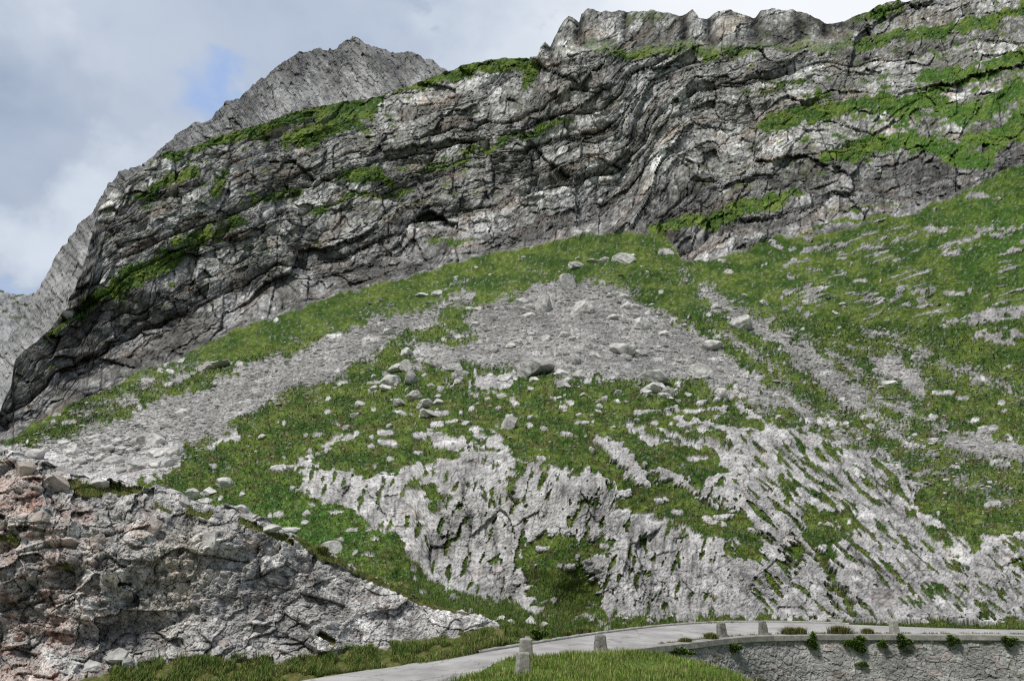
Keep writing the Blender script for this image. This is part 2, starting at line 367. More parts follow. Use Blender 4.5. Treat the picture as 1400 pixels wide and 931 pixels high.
# fluted crest walls upper right
crest = sm(742, 760, PX)*(1-sm(1150, 1180, PX))*(1-sm(52, 78, PY+W1*8))
dc = lerp(dc, 9*ridged((PX+w1*3)/34, PY/160, 3, 46)+5*fb+3*fc+4*ridged(PX/11, PY/60, 2, 47), crest*.8)
cleft = np.zeros(PX.shape, F32)
for cx_, cw_, ch_ in [(793,3.5,70),(858,3,60),(938,3.5,62),(974,5,66),(1036,5,66),(1098,4,60),(1130,4,56),(752,4,90)]:
    cleft = np.maximum(cleft, np.exp(-((PX-cx_+w1*2+W1*5-(PY-40)*.06)/(cw_*1.9))**2)*(1-sm(ch_-12, ch_, PY)))
dc -= 34*cleft
dc = (dc-30)*sm(-1, 9, cf)+2
dc *= MP*.62
# ---- grass on the cliff: ledges
gc = np.full(PX.shape, -.55, F32)
def addband(pts, k=1.0):
    global gc
    pts = [(a, b, c-(1.2 if a > 1000 else -2.5)) for a, b, c in pts]
    gc = np.maximum(gc, np.clip(sdline(QX, QY, pts)/8., -1, .8 if pts[0][0] > 1000 else 1.1)*k)
for pts in [[(60,462,4),(95,440,8),(130,412,12),(170,385,15),(215,360,15),(250,338,13),(290,318,9),(330,300,4)],
            [(345,275,5),(372,268,9),(405,258,5)],[(395,192,6),(430,186,14),(470,168,16),(505,140,14),(520,134,6)],
            [(225,212,6),(280,200,7),(330,185,8),(380,170,10),(440,152,10),(500,140,9)],
            [(520,128,5),(560,118,7),(610,103,9),(660,92,9),(700,88,9),(735,84,7)],[(715,88,6),(728,100,9),(718,118,4)],[(640,96,6),(690,96,7)],
            [(470,245,6),(510,240,7),(555,262,5)],[(480,165,4),(500,180,3)],
            [(575,232,3),(620,218,6),(660,205,6),(700,192,6),(740,182,7),(778,162,5)],[(430,290,4),(500,262,4),(555,268,4)],
            [(805,62,5),(860,78,6),(930,66,7),(1000,72,6),(1060,60,6),(1110,66,7),(1180,62,8),(1230,50,6)],[(860,22,4),(900,22,6)],
            [(1150,62,8),(1200,55,10),(1262,46,9),(1310,38,9),(1360,25,10),(1400,12,10),(1440,5,9)],
            [(1180,22,10),(1230,8,12)],[(1010,130,4),(1060,118,6),(1110,105,5)],
            [(1050,165,10),(1090,155,14),(1150,150,12),(1210,135,12),(1240,150,15),(1290,118,9),(1350,95,11),(1420,80,12)],
            [(1260,105,10),(1330,98,9),(1400,70,8)],[(1040,180,8),(1075,168,14),(1130,128,8)],
            [(1130,215,12),(1190,200,15),(1240,195,15),(1290,205,14),(1340,190,14),(1400,178,16)],
            [(1300,215,14),(1340,225,14),(1385,170,14),(1400,150,14)],[(1170,165,4),(1260,130,14),(1320,160,14),(1400,120,14)],
            [(985,300,8),(1020,290,14),(1060,275,14),(1095,265,8)],[(1130,285,5),(1190,282,7),(1240,278,5)],
            [(900,315,8),(950,300,9),(990,300,9)],[(1090,320,5),(1150,300,7),(1210,300,7),(1300,285,7),(1370,270,16)],
            [(1165,240,3),(1210,236,5)],[(590,330,2),(640,325,3)],[(190,270,5),(240,245,7),(270,232,5)],[(290,270,4),(310,240,6)]]:
    addband(pts)
# general probability field for tufty green
cover = .12+.05*right+.10*np.exp(-((PX-250)/130)**2-((PY-230)/60)**2)+.08*np.exp(-((PX-560)/90)**2-((PY-250)/40)**2)
# ---- displaced (first pass for slopes on the cliff)
slabp = [(415,642),(455,640),(500,655),(560,650),(580,635),(620,628),(640,600),(665,610),(685,618),(700,628),(760,640),(800,645),(842,655),(850,672),(905,665),(960,668),(1000,640),(990,600),(1040,585),(1110,592),(1150,612),(1190,622),(1235,640),(1245,665),(1250,690),(1290,720),(1330,760),(1345,735),(1362,730),(1400,720),(1480,700),(1480,846),(1400,848),(1200,846),(1000,846),(900,846),(830,850),(770,845),(700,828),(640,812),(590,795),(560,765),(545,735),(500,712),(450,690),(415,672)]
slab = sdpoly(QX, QY, slabp)
holes = [[(708,745),(750,722),(790,735),(800,728),(845,738),(838,755),(812,762),(800,775),(820,800),(835,850),(780,850),(735,835),(700,770)],
         [(870,665),(920,655),(960,675),(1000,690),(1030,700),(1048,745),(1040,765),(1010,770),(1000,745),(960,735),(900,715),(850,695),(835,700),(845,680)],
         [(1095,690),(1140,690),(1180,705),(1175,730),(1140,745),(1150,790),(1170,830),(1150,835),(1120,770),(1095,730)],
         [(700,640),(712,660),(708,690),(697,682),(690,655)],[(655,650),(668,660),(672,690),(662,685)],
         [(560,655),(600,660),(612,685),(600,705),(590,690),(560,670)],[(1060,640),(1085,660),(1095,690),(1075,690),(1060,665)],
         [(1250,700),(1290,735),(1320,770),(1345,790),(1310,770),(1270,740)],[(770,640),(800,650),(805,660),(775,655)],
         [(1070,735),(1085,750),(1095,775),(1080,775)],[(620,590),(660,600),(655,612),(625,612)]]
hole = np.full(PX.shape, -99., F32)
for h in holes: hole = np.maximum(hole, sdpoly(QX, QY, h)-3)
# diagonal rock bands above the slabs and in the meadow: rough field of coverage
def cov(pts): return np.clip(sdline(QX, QY, pts)/6., -1.5, 1)
bands = np.full(PX.shape, -1.5, F32)
for pts in [[(860,583,3),(890,600,8),(920,612,4)],[(892,578,3),(920,592,4),(935,600,4)],[(930,572,4),(960,588,5)],[(930,605,4),(980,615,8),(1010,640,16),(1060,680,18)],
            [(820,606,5),(840,612,9),(862,640,8),(900,672,9)],[(895,640,3),(925,655,9),(960,690,8)],[(960,585,6),(1000,590,7),(1040,600,10)],[(575,590,6),(600,600,10),(640,612,8)],[(640,585,3),(680,600,6),(690,618,8)],
            [(370,640,5),(400,632,6),(425,628,6)],[(300,602,5),(320,596,7)],[(425,650,5),(445,660,8),(480,680,8)],[(500,660,6),(540,655,9),(570,640,8)],[(650,520,6),(690,525,9),(705,510,6)],
            [(640,530,3),(700,545,5)],[(440,610,2),(475,598,3),(490,592,3)],[(985,545,4),(1000,540,6)],[(1120,600,4),(1170,640,6),(1220,660,8)],
            [(870,560,2),(1000,560,3)],[(1015,560,4),(1090,600,5)],[(1060,540,2),(1140,580,3)],[(1070,380,3),(1120,365,3)],[(1290,440,4),(1330,438,7),(1400,425,10)],[(1340,455,5),(1375,462,8),(1400,460,4)],
            [(1200,410,3),(1240,400,5),(1265,392,2)],[(1230,420,3),(1265,412,3)],[(1060,335,4),(1100,345,6),(1150,330,6)],[(1080,360,5),(1100,362,5)],[(1150,345,3),(1200,335,5),(1260,318,6),(1300,315,5)],[(1130,385,4),(1100,392,3)],
            [(1300,330,3),(1340,318,8),(1400,310,4)],[(1290,345,3),(1350,330,3)],[(1075,420,3),(1100,425,5)],[(0,615,8),(60,628,12),(130,645,12),(200,640,16),(240,610,6)],[(60,640,9),(180,655,12),(240,635,6)]]:
    bands = np.maximum(bands, cov(pts))
bl = fbm(PX/16+PY/40, PY/9, 4, 51)
lowf_ = fbm(PX/60, PY/30, 2, 63)
strk = sm(1010, 1110, PX)*(1-sm(430, 470, PY))*(PY > 300)
bl2 = fbm((PX+PY*1.6)/26, (PY+PX*.25)/5.5, 4, 52)            # thin streaks
bands = bands-.55*sm(1050, 1100, PX)*(1-sm(330, 480, PY))
rockm = bands*.8 + bl*1.3
small = voro(PX/22+W1, PY/14, 55); dens = .10+.10*sm(480, 520, PY)*(1-sm(640, 660, PY))+.12*np.exp(-((PX-700)/260)**2-((PY-510)/60)**2)
lump = np.where(small[2] < dens*1.25, (.36-small[0]*(1.1+.8*small[3])), -.2)
rockm = np.maximum(rockm, lump*4)
rockm = np.where(strk > .02, np.maximum(rockm, bl2*2.4-.95-1.1*(1-strk)+lowf_*1.2), rockm)
rslab = np.minimum(slab/7., 1.2)
rockm = np.maximum(rockm, np.where(slab > -20, rslab+bl*.9+fbm(PX/6, PY/6, 2, 58)*.3+.15*(slab > 0), -9))
rockm = np.where(hole > -12, np.maximum(np.minimum(rockm, -hole/6.+bl*1.5+.15), np.where(small[2] < .30, (.40-small[0]*1.2)*4, -1)), rockm)
# small pockets of turf inside the slabs
rxd, ryd = PX*sin(radians(44))-PY*cos(radians(44)), PX*cos(radians(44))+PY*sin(radians(44))
pk = lerp(fbm((PX+PY*.25)/11, PY/26, 3, 59), fbm(rxd/8.5, ryd/34, 3, 60), sm(930, 1060, PX))
lowslab = sm(740, 800, PY)
W1lo = fbm(PX/70, PY/60, 2, 66)
pocket = (slab > 3) & (pk > .31+.05*lowslab-.13*sm(930, 1050, PX)*(1-.5*lowslab)-.30*W1lo)
rockm = np.where(pocket, -.3, rockm)
rock_lo = sm(-.05, .12, rockm)*(1-cliff)
# ---- scree
scr = np.full(PX.shape, -99., F32)
for pl in [[(640,398),(628,404),(600,415),(560,430),(520,432),(480,452),(440,466),(400,480),(350,500),(300,520),(250,540),(200,556),(150,575),(100,595),(40,616),(-60,650),(0,660),(100,640),(210,640),(250,612),(300,590),(330,572),(375,545),(410,530),(450,515),(480,500),(505,485),(540,470),(575,450),(600,430),(625,412)],
           [(735,388),(775,383),(812,392),(832,388),(850,402),(900,425),(940,445),(975,470),(1010,505),(1060,545),(1090,570),(1050,560),(1000,530),(960,520),(900,510),(850,518),(780,512),(720,505),(660,500),(600,495),(575,500),(560,480),(600,462),(640,452),(640,430),(670,415),(710,405)],
           [(1185,450),(1225,455),(1238,472),(1215,464)],
           [(1188,488),(1215,484),(1255,505),(1275,530),(1268,545),(1235,538),(1205,512)],[(1278,590),(1330,590),(1400,606),(1480,625),(1480,660),(1400,636),(1340,626),(1295,612)]]:
    scr = np.maximum(scr, sdpoly(QX, QY, pl))
for pts in [[(935,372,2),(960,395,3),(985,415,6),(1040,450,12),(1085,475,14),(1125,505,16),(1160,538,15),(1185,556,8),(1210,580,5),(1240,600,6),(1280,622,5)],
            [(1230,470,4),(1290,496,3.5),(1340,515,3.5),(1375,530,3),(1400,545,3)],[(988,455,2),(1030,480,2),(1075,522,2)],[(1100,460,3),(1110,475,4)],
            [(975,480,8),(1030,520,9),(1090,560,9),(1140,590,6),(1200,620,4)],[(1120,470,4),(1170,505,6),(1180,540,5)],
            [(1200,540,7),(1260,570,5),(1300,590,3)],[(1130,560,3),(1230,640,3),(1330,660,3),(1390,690,2)],[(270,502,3),(200,530,2),(120,570,3)],[(190,580,3),(260,548,2),(320,510,2)],[(1150,520,2),(1230,520,3)]]:
    scr = np.maximum(scr, sdline(QX, QY, pts))
patch = fbm(PX/26, PY/15, 4, 71)
scrm = scr/9.+fbm(PX/7, PY/4.5, 3, 72)*.9+patch*.7-.25*sm(980, 1060, PX)
# grass islands inside the fan
isl = np.full(PX.shape, -99., F32)
for pl in [[(560,455),(600,440),(640,438),(655,460),(630,470),(590,472),(555,470)],[(520,500),(560,478),(575,500),(540,505)]]: isl = np.maximum(isl, sdpoly(QX, QY, pl))
scrm = np.where(isl > -10, np.minimum(scrm, -isl/8.+patch*1.4+.2), scrm)
# a thin scatter of stones around the fan
scrm = np.maximum(scrm, -.30+patch*1.1+fbm(PX/4, PY/3, 2, 73)*1.0-np.clip(-scr/30., 0, 3))
scree = sm(-.12, .16, scrm)*(1-cliff)*(1-rock_lo)
# ---- relief below the cliff
dl = np.zeros(PX.shape, F32)
WX, WY = P[..., 0], P[..., 1]
turf = fbm(WX/14, P[..., 2]/7, 4, 81)*.5 + fbm(PX/30, PY/14, 4, 82)*4*MP + fbm(PX/6, PY/4, 3, 83)*.9*MP
# rock lumps standing proud
ang = sm(930, 1080, PX)
def slabrelief(rx, ry, s):
    fl = ridged(rx/42, ry/260, 2, s)*5+ridged(rx/11, ry/110, 2, s+1)*.5
    f_a, k_a, _ = facets((rx+w1*2+W1*8)/46, (ry+w2*2)/80, s+2, 1., 1.3, .045, .35)
    f_b, k_b, r_b = facets((rx+w2*1.5)/17, (ry+w1*2)/28, s+3, .9, 1.2, .07, .35)
    f_c, k_c, r_c = facets(rx/5.5, ry/7, s+4, .9, 1., .14, .3)
    m_ = np.clip(.5+fbm(PX/45, PY/45, 2, s+6)*1.5, 0, 1)          # smooth plates and shattered parts alternate
    return fl+9*f_a+(2.+3.5*m_)*f_b+(.2+1.0*m_)*f_c, np.maximum(np.maximum(k_a, k_b*(.35+.6*m_)), k_c*.6*m_), r_b
rx1, ry1 = PX+(PY-700)*.10, PY
c_, s_ = cos(radians(44)), sin(radians(44))
rx2, ry2 = PX*s_-PY*c_, PX*c_+PY*s_
r1, k1, q1 = slabrelief(rx1, ry1, 91); r2, k2, q2 = slabrelief(rx2, ry2, 97)
rel = lerp(r1, r2, ang)*1.5; kk = lerp(k1, k2, ang); qq = lerp(q1, q2, ang)
fd, kd, _ = facets(PX/5.5, PY/5, 99, .8, 1., .18, .35)
fe, ke, re_ = facets((PX+w1*3)/15, (PY+w2*3)/12, 100, 1., 1., .16, .5)
low = sm(755, 800, PY)*(1-.3*ang)
rel = lerp(rel, 6*fe+4*fd+.5*rel, low*.75); kk = np.maximum(kk, ke*low)
rr = 1.6*fd+2.0*fbm(PX/7, PY/7, 3, 101)
slab2 = np.minimum(slab, -hole)
insl = sm(0, 24, slab2)
dr = (rel*insl*.62 + (1.5+2.5*fe)*(1-insl*.6) + rr*.5)*MP*.8
dr += np.clip(rockm, 0, 1)*3.0*MP
sf, sk, sr = facets(PX/6.5, PY/4.2, 111, 1., 1., .2, .4); sf2, _, _ = facets(PX/3.6, PY/2.5, 112, 1., 1., .2, .4)
blk = sm(560, 640, PY)*(1-sm(260, 340, PX))
sf3, sk3, _ = facets(PX/15, PY/9, 113, 1., 1., .16, .5)
ds = (sf*.9+sf2*.5+fbm(PX/40, PY/22, 3, 114)*2 + blk*sf3*6)*MP*.75
rdisp = np.maximum(rock_lo, insl)
dl = turf*(1-rdisp)*(1-scree) + (dr-(rdisp-rock_lo)*1.2*MP)*rdisp + ds*scree*(1-rdisp)
gl_cliff = np.zeros_like(dl)
dl = dl*sm(3, 22, (curve(BOT)(PX)-PY))
D = lerp(dl, dc, cliff)
Dir = nrm(Nb*(1-np.maximum(cliff, rdisp)[..., None])+Nh*np.maximum(cliff, rdisp)[..., None])
P1 = P+Dir*D[..., None]
N1 = normals(P1); 
if (N1*Nb).sum(-1).mean() < 0: N1 = -N1
nzb = blur(N1[..., 2], 1)
gm = gc*.75 + (nzb-.45)*.9 + bl*.35 + w1*.25
gm = np.maximum(gm, (cover-.52) + (nzb-.35)*1.15 + bl*.5+patch*.25)
wedge = sdpoly(QX, QY, [(920,360),(960,322),(1010,300),(1100,258),(1180,228),(1290,222),(1365,248),(1350,276),(1200,305),(1130,328),(1060,330),(1000,354)])
gm -= .6*sm(-4, 6, wedge)*np.clip(1-gc*.6, .3, 1)
gm -= .55*(1-sm(15, 95, cf))*(cf > 0)*(gc < .3)
gcl = sm(-.02, .10, gm)*(1-crest*.55)
# turf cushions on the ledges swell a little
P1 = P1 + Nb*((gcl*cliff)*(.6+fbm(PX/7, PY/4, 3, 120)*1.3)*MP)[..., None]
# silhouettes keep inside
grass = cliff*gcl + (1-cliff)*(1-rock_lo)*(1-scree)
# ---- colours
def C(r, g, b): return np.array([r, g, b], F32)
def mixc(a, b, t): return a*(1-t[..., None])+b*t[..., None]
lowf = fbm(PX/70, PY/50, 4, 131); midf = fbm(PX/14, PY/10, 3, 132)
cr = mixc(np.broadcast_to(C(.19, .187, .178), P.shape).copy(), C(.43, .43, .425), np.clip(.5+lowf*1.6+midf*1.1, 0, 1))
cr = mixc(cr, np.broadcast_to(C(.30, .245, .205), P.shape), np.clip((fbm(PX/60+9, S/22, 4, 133)-.12)*1.8, 0, .6))
# beds with their own tone, stains running down
cr *= (.72+.5*_u(_h(i2, i2*0, 4, 77)))[..., None]*(.80+.34*_u(_h(i3, i3*0, 4, 78)))[..., None]
cr *= (.70+.55*np.clip(_u(_h(i1, i1*0, 4, 79))*.7+.2+lowf*.2, 0, 1))[..., None]*(1+.25*(1-thin)-.12)[..., None]
cr *= (1-.55*np.clip(1-f3/.25, 0, 1)*thin*.6)[..., None]  # thin bed bases darkened, undercut shade put into the colour
cr *= (.84+.28*ra)[..., None]*(.84+.3*rb)[..., None]
stain = np.clip(fbm(PX/9, PY/60, 4, 134)*1.9, 0, 1)*np.clip(.5+lowf, 0, 1)
cr *= (1-.5*stain)[..., None]
def dark(cr, k, a): return cr*(1-a*k)[..., None]  # crevice shade and weathering put into the rock colour
cr = dark(cr, cleft, .75); cr = dark(cr, ka, .55); cr = dark(cr, kb, .55); cr = dark(cr, kc, .4); cr = dark(cr, kf, .2)
cr *= (1-.35*np.clip(1-f2/.14, 0, 1))[..., None]*(1-.4*np.clip(1-f1/.06, 0, 1))[..., None]  # shade under the bed steps put into the colour
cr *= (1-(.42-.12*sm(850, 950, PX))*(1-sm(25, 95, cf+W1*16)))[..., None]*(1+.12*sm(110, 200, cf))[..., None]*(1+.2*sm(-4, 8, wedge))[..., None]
cr *= 1.5*(.84+.32*rz_)[..., None]
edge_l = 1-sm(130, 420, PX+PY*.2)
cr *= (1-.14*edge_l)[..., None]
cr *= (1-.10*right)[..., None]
cr = mixc(cr, np.broadcast_to(C(.13, .15, .07), P.shape), np.clip((gm+.35)*.9, 0, .4)*(1-gcl))
slabc = 1.0*mixc(np.broadcast_to(C(.40, .395, .385), P.shape).copy(), C(.66, .65, .64), np.clip(.5+midf*.9+lowf*.5, 0, 1))
slabc = mixc(slabc, np.broadcast_to(C(.52, .44, .40), P.shape), np.clip((fbm(PX/40, PY/40, 3, 135)-.3)*1.6, 0, .3))
st = lerp(fbm(rx1/8, ry1/70, 4, 136), fbm(rx2/8, ry2/45, 4, 137), ang)
slabc *= (1-.50*np.clip(st*2.6-.15, 0, 1)*insl)[..., None]
slabc = dark(slabc, kk*insl, .6); slabc = dark(slabc, kd, .25); slabc *= (.85+.28*qq)[..., None]
slabc *= (1-.14*low)[..., None]
slabc *= (1-.35*sm(.25, .6, fbm(PX/13, PY/13, 4, 138))*insl)[..., None]
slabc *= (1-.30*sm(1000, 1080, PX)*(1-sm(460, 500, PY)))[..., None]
slabc *= (1-.5*sm(.22, .30, noise2(PX/2.4, PY/2.1, 139)))[..., None]
cr *= (1-.42*sm(.2, .32, noise2(T/2.6, S/1.9, 140)))[..., None]*(1+.5*sm(.25, .45, noise2(T/4.1, S/2.7, 143)))[..., None]*(.85+.3*rf_)[..., None]
scc = mixc(np.broadcast_to(C(.25, .247, .238), P.shape).copy(), C(.40, .395, .385), np.clip(.45+fbm(PX/4, PY/3, 3, 141)*1.2+.3*(sr-.5), 0, 1))
scc = mixc(scc, np.broadcast_to(C(.46, .45, .44), P.shape), blk*.35)
scc *= (1.0+.5*lowf+.35*fbm(PX/20, PY/5, 3, 144))[..., None]; scc = dark(scc, sk, .25)
gmix = np.clip(.5+fbm(PX/45, PY/22, 4, 151)*2.0, 0, 1)
gcol = mixc(np.broadcast_to(C(.045, .092, .014), P.shape).copy(), C(.110, .158, .028), gmix)
gcol = mixc(gcol, np.broadcast_to(C(.10, .088, .03), P.shape), np.clip((fbm(PX/20, PY/10, 4, 152)-.08)*2.2, 0, .65)*sm(400, 600, PY))
lush = np.exp(-((PX-420)/150)**2-((PY-720)/60)**2)+np.exp(-((PX-1290)/140)**2-((PY-150)/110)**2)*.8+sm(1250, 1400, PX)*np.exp(-((PY-330)/60)**2)+.6*np.exp(-((PX-620)/60)**2-((PY-810)/30)**2)
gcol = mixc(gcol, np.broadcast_to(C(.055, .145, .018), P.shape), np.clip(lush*.5, 0, .5))
gcol *= .86
gcol *= (.78+.6*np.clip(.5+fbm(PX/7, PY/4.5, 4, 153)*1.3, 0, 1))[..., None]
gcol *= (1+.28*cliff)[..., None]
gcol = mixc(gcol, np.broadcast_to(C(.30, .29, .26), P.shape), np.clip((fbm(PX/3.2, PY/2.4, 2, 154)-.42)*6, 0, .55))
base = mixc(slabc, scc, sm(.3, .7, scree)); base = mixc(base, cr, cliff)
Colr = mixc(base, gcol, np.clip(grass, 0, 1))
# ---- the massif goes on behind its skyline
last = P1[-1]; ext = []
for k in range(1, 9):
    q = last.copy(); q[:, 1] += k*k*2.2; q[:, 2] += -k*k*.75; q[:, 0] += (fbm(cols/20, cols*0+k, 2, 3))*1.5
    ext.append(q)
Pall = np.concatenate([P1, np.stack(ext)], 0)
padr = lambda A: np.concatenate([A, np.repeat(A[-1:], 8, 0)], 0)
M_terr = terrain_mat('mountainside_surface', .35, .55, (.62, 1.42), 1.0)
grid_mesh('mountainside', Pall, M_terr, {'Col': padr(Colr), 'grass': padr(np.clip(grass, 0, 1))}, kind='structure', smooth=False)
def surf(px, py):
    """point and normal of the mountainside seen at px,py"""
    c = int(np.clip(round((px-cols[0])/STEP), 1, NC-2)); t = (py-bot[c])/(top[c]-bot[c]); r = int(np.clip(round(t*(NR-1)), 1, NR-2))
    return P1[r, c], Nb[r, c], float(MP[r, c])
# ================================================================== the peak behind and the far slope
def ridge_patch(name, TOPL, BOTL, ctrl, ncol, nrow, x0, x1, colf, amp, seed, mat, kdir=.6):
    c = np.linspace(x0, x1, ncol); t = curve(TOPL)(c)+fbm(c/9., c*0, 4, seed)*3.6; b = curve(BOTL)(c)
    v = np.linspace(0, 1, nrow)[:, None]
    X = np.broadcast_to(c[None], (nrow, ncol)).astype(F32); Y = (b[None]*(1-v)+t[None]*v).astype(F32)
    Yd = tps(ctrl)(X, Y); p = np.stack(at(X, Y, Yd), -1); m = mpp(X, Y, Yd)
    n = nrm(patch_normal(tps(ctrl), X, Y)*.25+np.stack([-.9*p[..., 0]/p[..., 1], X*0-.9, -.9*p[..., 2]/p[..., 1]], -1))
    r = X*kdir+Y; q = X-Y*kdir
    rel = 20*ridged(q/52, r/150, 4, seed+1)+8*ridged(q/15, r/60, 4, seed+2)
    f_a, k_a, c_a = facets(q/15+fbm(X/12, Y/12, 2, seed)*.3, r/60, seed+3, .9, 1., .12, .3); f_b, k_b, c_b = facets(q/5.5, r/15, seed+4, .9, 1., .15, .3)
    rel += 5*f_a+3.2*f_b+2*fbm(X/5, Y/5, 3, seed+6)
    p = p+n*(rel*m*amp)[..., None]
    col = colf(X, Y, q, r, c_a, c_b, k_a, k_b)
    e = []
    for k in range(1, 7):
        z = p[-1].copy(); z[:, 1] += k*k*5; z[:, 2] -= k*k*2.5; e.append(z)
    pa = np.concatenate([p, np.stack(e)], 0); col = np.concatenate([col, np.repeat(col[-1:], 6, 0)], 0)
    return grid_mesh(name, pa, mat, {'Col': col, 'grass': np.zeros(pa.shape[:2], F32)}, kind='structure', smooth=False)
def peakcol(X, Y, q, r, ca, cb, ka, kb):
    sh = fbm(X/40, Y/40, 4, 201); c = mixc(np.broadcast_to(C(.30, .30, .30), X.shape+(3,)).copy(), C(.50, .50, .505), np.clip(.5+sh*1.1+fbm(q/9, r/50, 3, 202)*.8, 0, 1))
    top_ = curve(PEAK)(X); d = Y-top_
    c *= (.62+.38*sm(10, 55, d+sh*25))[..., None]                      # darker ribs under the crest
    c = mixc(c, np.broadcast_to(C(.43, .435, .44), c.shape), (1-sm(120, 230, X))*sm(300, 380, Y)*.65)
    c *= (.9+.2*ca)[..., None]*(.85+.25*cb)[..., None]*(1-.12*np.maximum(ka, kb))[..., None]*(1-.15*sm(.2, .32, noise2(q/2.3, r/4, 203)))[..., None]
    return c
PEAK = [(-60,560),(-30,520),(0,482),(15,462),(30,440),(40,420),(47,408),(52,401),(58,388),(65,375),(72,362),(82,348),(95,330),(110,308),(129,292),(137,271),(148,254),(165,237),(182,230),(194,228),(213,214),(220,206),(241,186),(268,168),(285,168),(309,141),(327,137),(351,113),(364,106),(382,90),(412,74),(430,69),(461,70),(470,59),(487,53),(505,64),(529,70),(542,74),(563,72),(577,82),(592,85),(597,92),(611,100),(640,120),(700,170),(760,230)]
M_peak = terrain_mat('bare_limestone', .12, .5, (.7, 1.3), .5)
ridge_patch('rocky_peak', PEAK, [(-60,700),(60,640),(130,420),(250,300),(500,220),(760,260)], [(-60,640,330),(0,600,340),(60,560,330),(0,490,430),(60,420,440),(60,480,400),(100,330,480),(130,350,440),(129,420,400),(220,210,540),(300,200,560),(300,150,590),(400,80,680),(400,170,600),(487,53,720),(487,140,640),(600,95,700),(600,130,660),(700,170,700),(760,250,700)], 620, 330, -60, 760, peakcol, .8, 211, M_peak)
def farcol(X, Y, q, r, ca, cb, ka, kb):
    c = mixc(np.broadcast_to(C(.26, .265, .27), X.shape+(3,)).copy(), C(.42, .425, .43), np.clip(.5+fbm(X/18, Y/14, 4, 221)*1.4, 0, 1))
    c = mixc(c, np.broadcast_to(C(.42, .42, .43), c.shape), sm(470, 500, Y+fbm(X/12, Y/12, 2, 222)*10)*.8)
    c = mixc(c, np.broadcast_to(C(.11, .13, .07), c.shape), sm(.15, .35, fbm(X/14, Y/6, 3, 223))*(1-sm(430, 450, Y)))
    c = mixc(c, np.broadcast_to(C(.85, .87, .9), c.shape), sm(.72, .8, fbm(X/12, Y/4, 2, 224)+np.exp(-((Y-500)/6)**2)*.9))
    return c
ridge_patch('distant_ridge', [(-70,380),(-20,392),(0,397),(14,403),(30,405),(52,401),(90,415),(160,440)], [(-70,700),(160,640)], [(-60,385,980),(160,440,1000),(0,397,980),(0,500,800),(0,560,640),(60,600,560),(-60,690,420),(160,630,500)], 240, 220, -66, 160, farcol, .6, 231, M_peak)
# ================================================================== the rubble outcrop at the roadside
TOPO = [(-70,604),(0,620),(12,616),(30,626),(60,633),(82,638),(92,650),(130,655),(165,660),(200,668),(215,661),(240,671),(265,686),(290,688),(330,692),(345,703),(380,722),(405,735),(440,752),(470,768),(520,792),(560,813),(600,830),(640,838),(670,848),(692,858)]
BOTO = [(-70,1015),(0,1000),(150,987),(300,952),(460,926),(543,914),(600,904),(645,888),(692,872)]
OB = [(-70,962),(0,948),(100,932),(170,915),(250,905),(330,905),(400,908),(470,893),(560,882),(640,868),(692,860)]
YO = tps([(-60,1010,14),(0,1000,14.6),(150,985,15.6),(300,950,18.3),(460,924,21.1),(543,912,22.5),(667,893,25.5),(690,888,26.1),(0,948,17.4),(170,915,19.5),(330,905,21),(470,893,22.8),(560,882,24.6),(640,868,26.6),(690,860,28.6),(0,620,21.5),(-60,604,21.2),(90,650,22.3),(200,668,23.7),(300,690,24.8),(380,722,25.5),(440,752,26),(520,792,26.8),(600,830,28),(670,848,29),(150,800,20.4),(300,800,22.2),(0,800,18.9),(450,830,24.2),(90,690,21.1),(200,700,22.3),(330,730,23.7)], sc=200.)
co_ = np.arange(-110, 691, 1.15); NRO = 290
vo = np.linspace(0, 1, NRO)[:, None]
bo = curve(BOTO)(co_); to = curve(TOPO)(co_)+fbm(co_/16, co_*0, 3, 301)*3*(1-sm(560, 690, co_))
OX = np.broadcast_to(co_[None], (NRO, len(co_))).astype(F32); OY = (bo[None]*(1-vo)+to[None]*vo).astype(F32)
Yo = YO(OX, OY); PO = np.stack(at(OX, OY, Yo), -1); MO = mpp(OX, OY, Yo)
NO = patch_normal(YO, OX, OY, 4.); NOh = nrm(NO*.2+np.stack([-.9*PO[..., 0]/PO[..., 1], OX*0-.9, -.9*PO[..., 2]/PO[..., 1]], -1))
a1 = fbm(OX/45, OY/45, 3, 302); a2 = fbm(OX/14, OY/14, 3, 303)
cu, su = cos(radians(-20)), sin(radians(-20))
U = OX*cu+OY*su+a1*12; V = -OX*su+OY*cu+a1*8
fo1, ko1, ro1 = facets((U+a2*2)/84, (V+a2*2)/44, 311, 1., 1.2, .045, .15)
fo2, ko2, ro2 = facets((U+a2*2)/34, (V+a2*2)/22, 312, 1., 1.3, .06, .3)
g1, g2_, gr_, gb_, gc_, gx, gy = voro((U+a2*2)/15, (V+a2)/12, 313)
cob = np.clip(1-g1*g1*2.0, 0, 1)*(.3+.9*gr_); kcob = np.clip(1-(g2_-g1)/.13, 0, 1)
fo4, ko4, ro4 = facets(U/6.5, V/5.4, 314, 1., 1.4, .13, .4)
fo5, ko5, ro5 = facets(U/3.1, V/2.8, 325, 1., 1.4, .2, .4)
rub = np.clip(.65+fbm(OX/70, OY/60, 3, 315)*1.5+.5*np.exp(-((OX-255)/45)**2-((OY-730)/50)**2), 0, 1)
smoothz = np.maximum(np.exp(-((OX-300)/48)**2-((OY-825)/50)**2), sm(420, 500, OX)*.75)
e1, ek1, er1 = facets((OX*.8+OY*.6+a2*4)/36, (OY*.8-OX*.6)/60, 316, .8, 1., .07, .3)
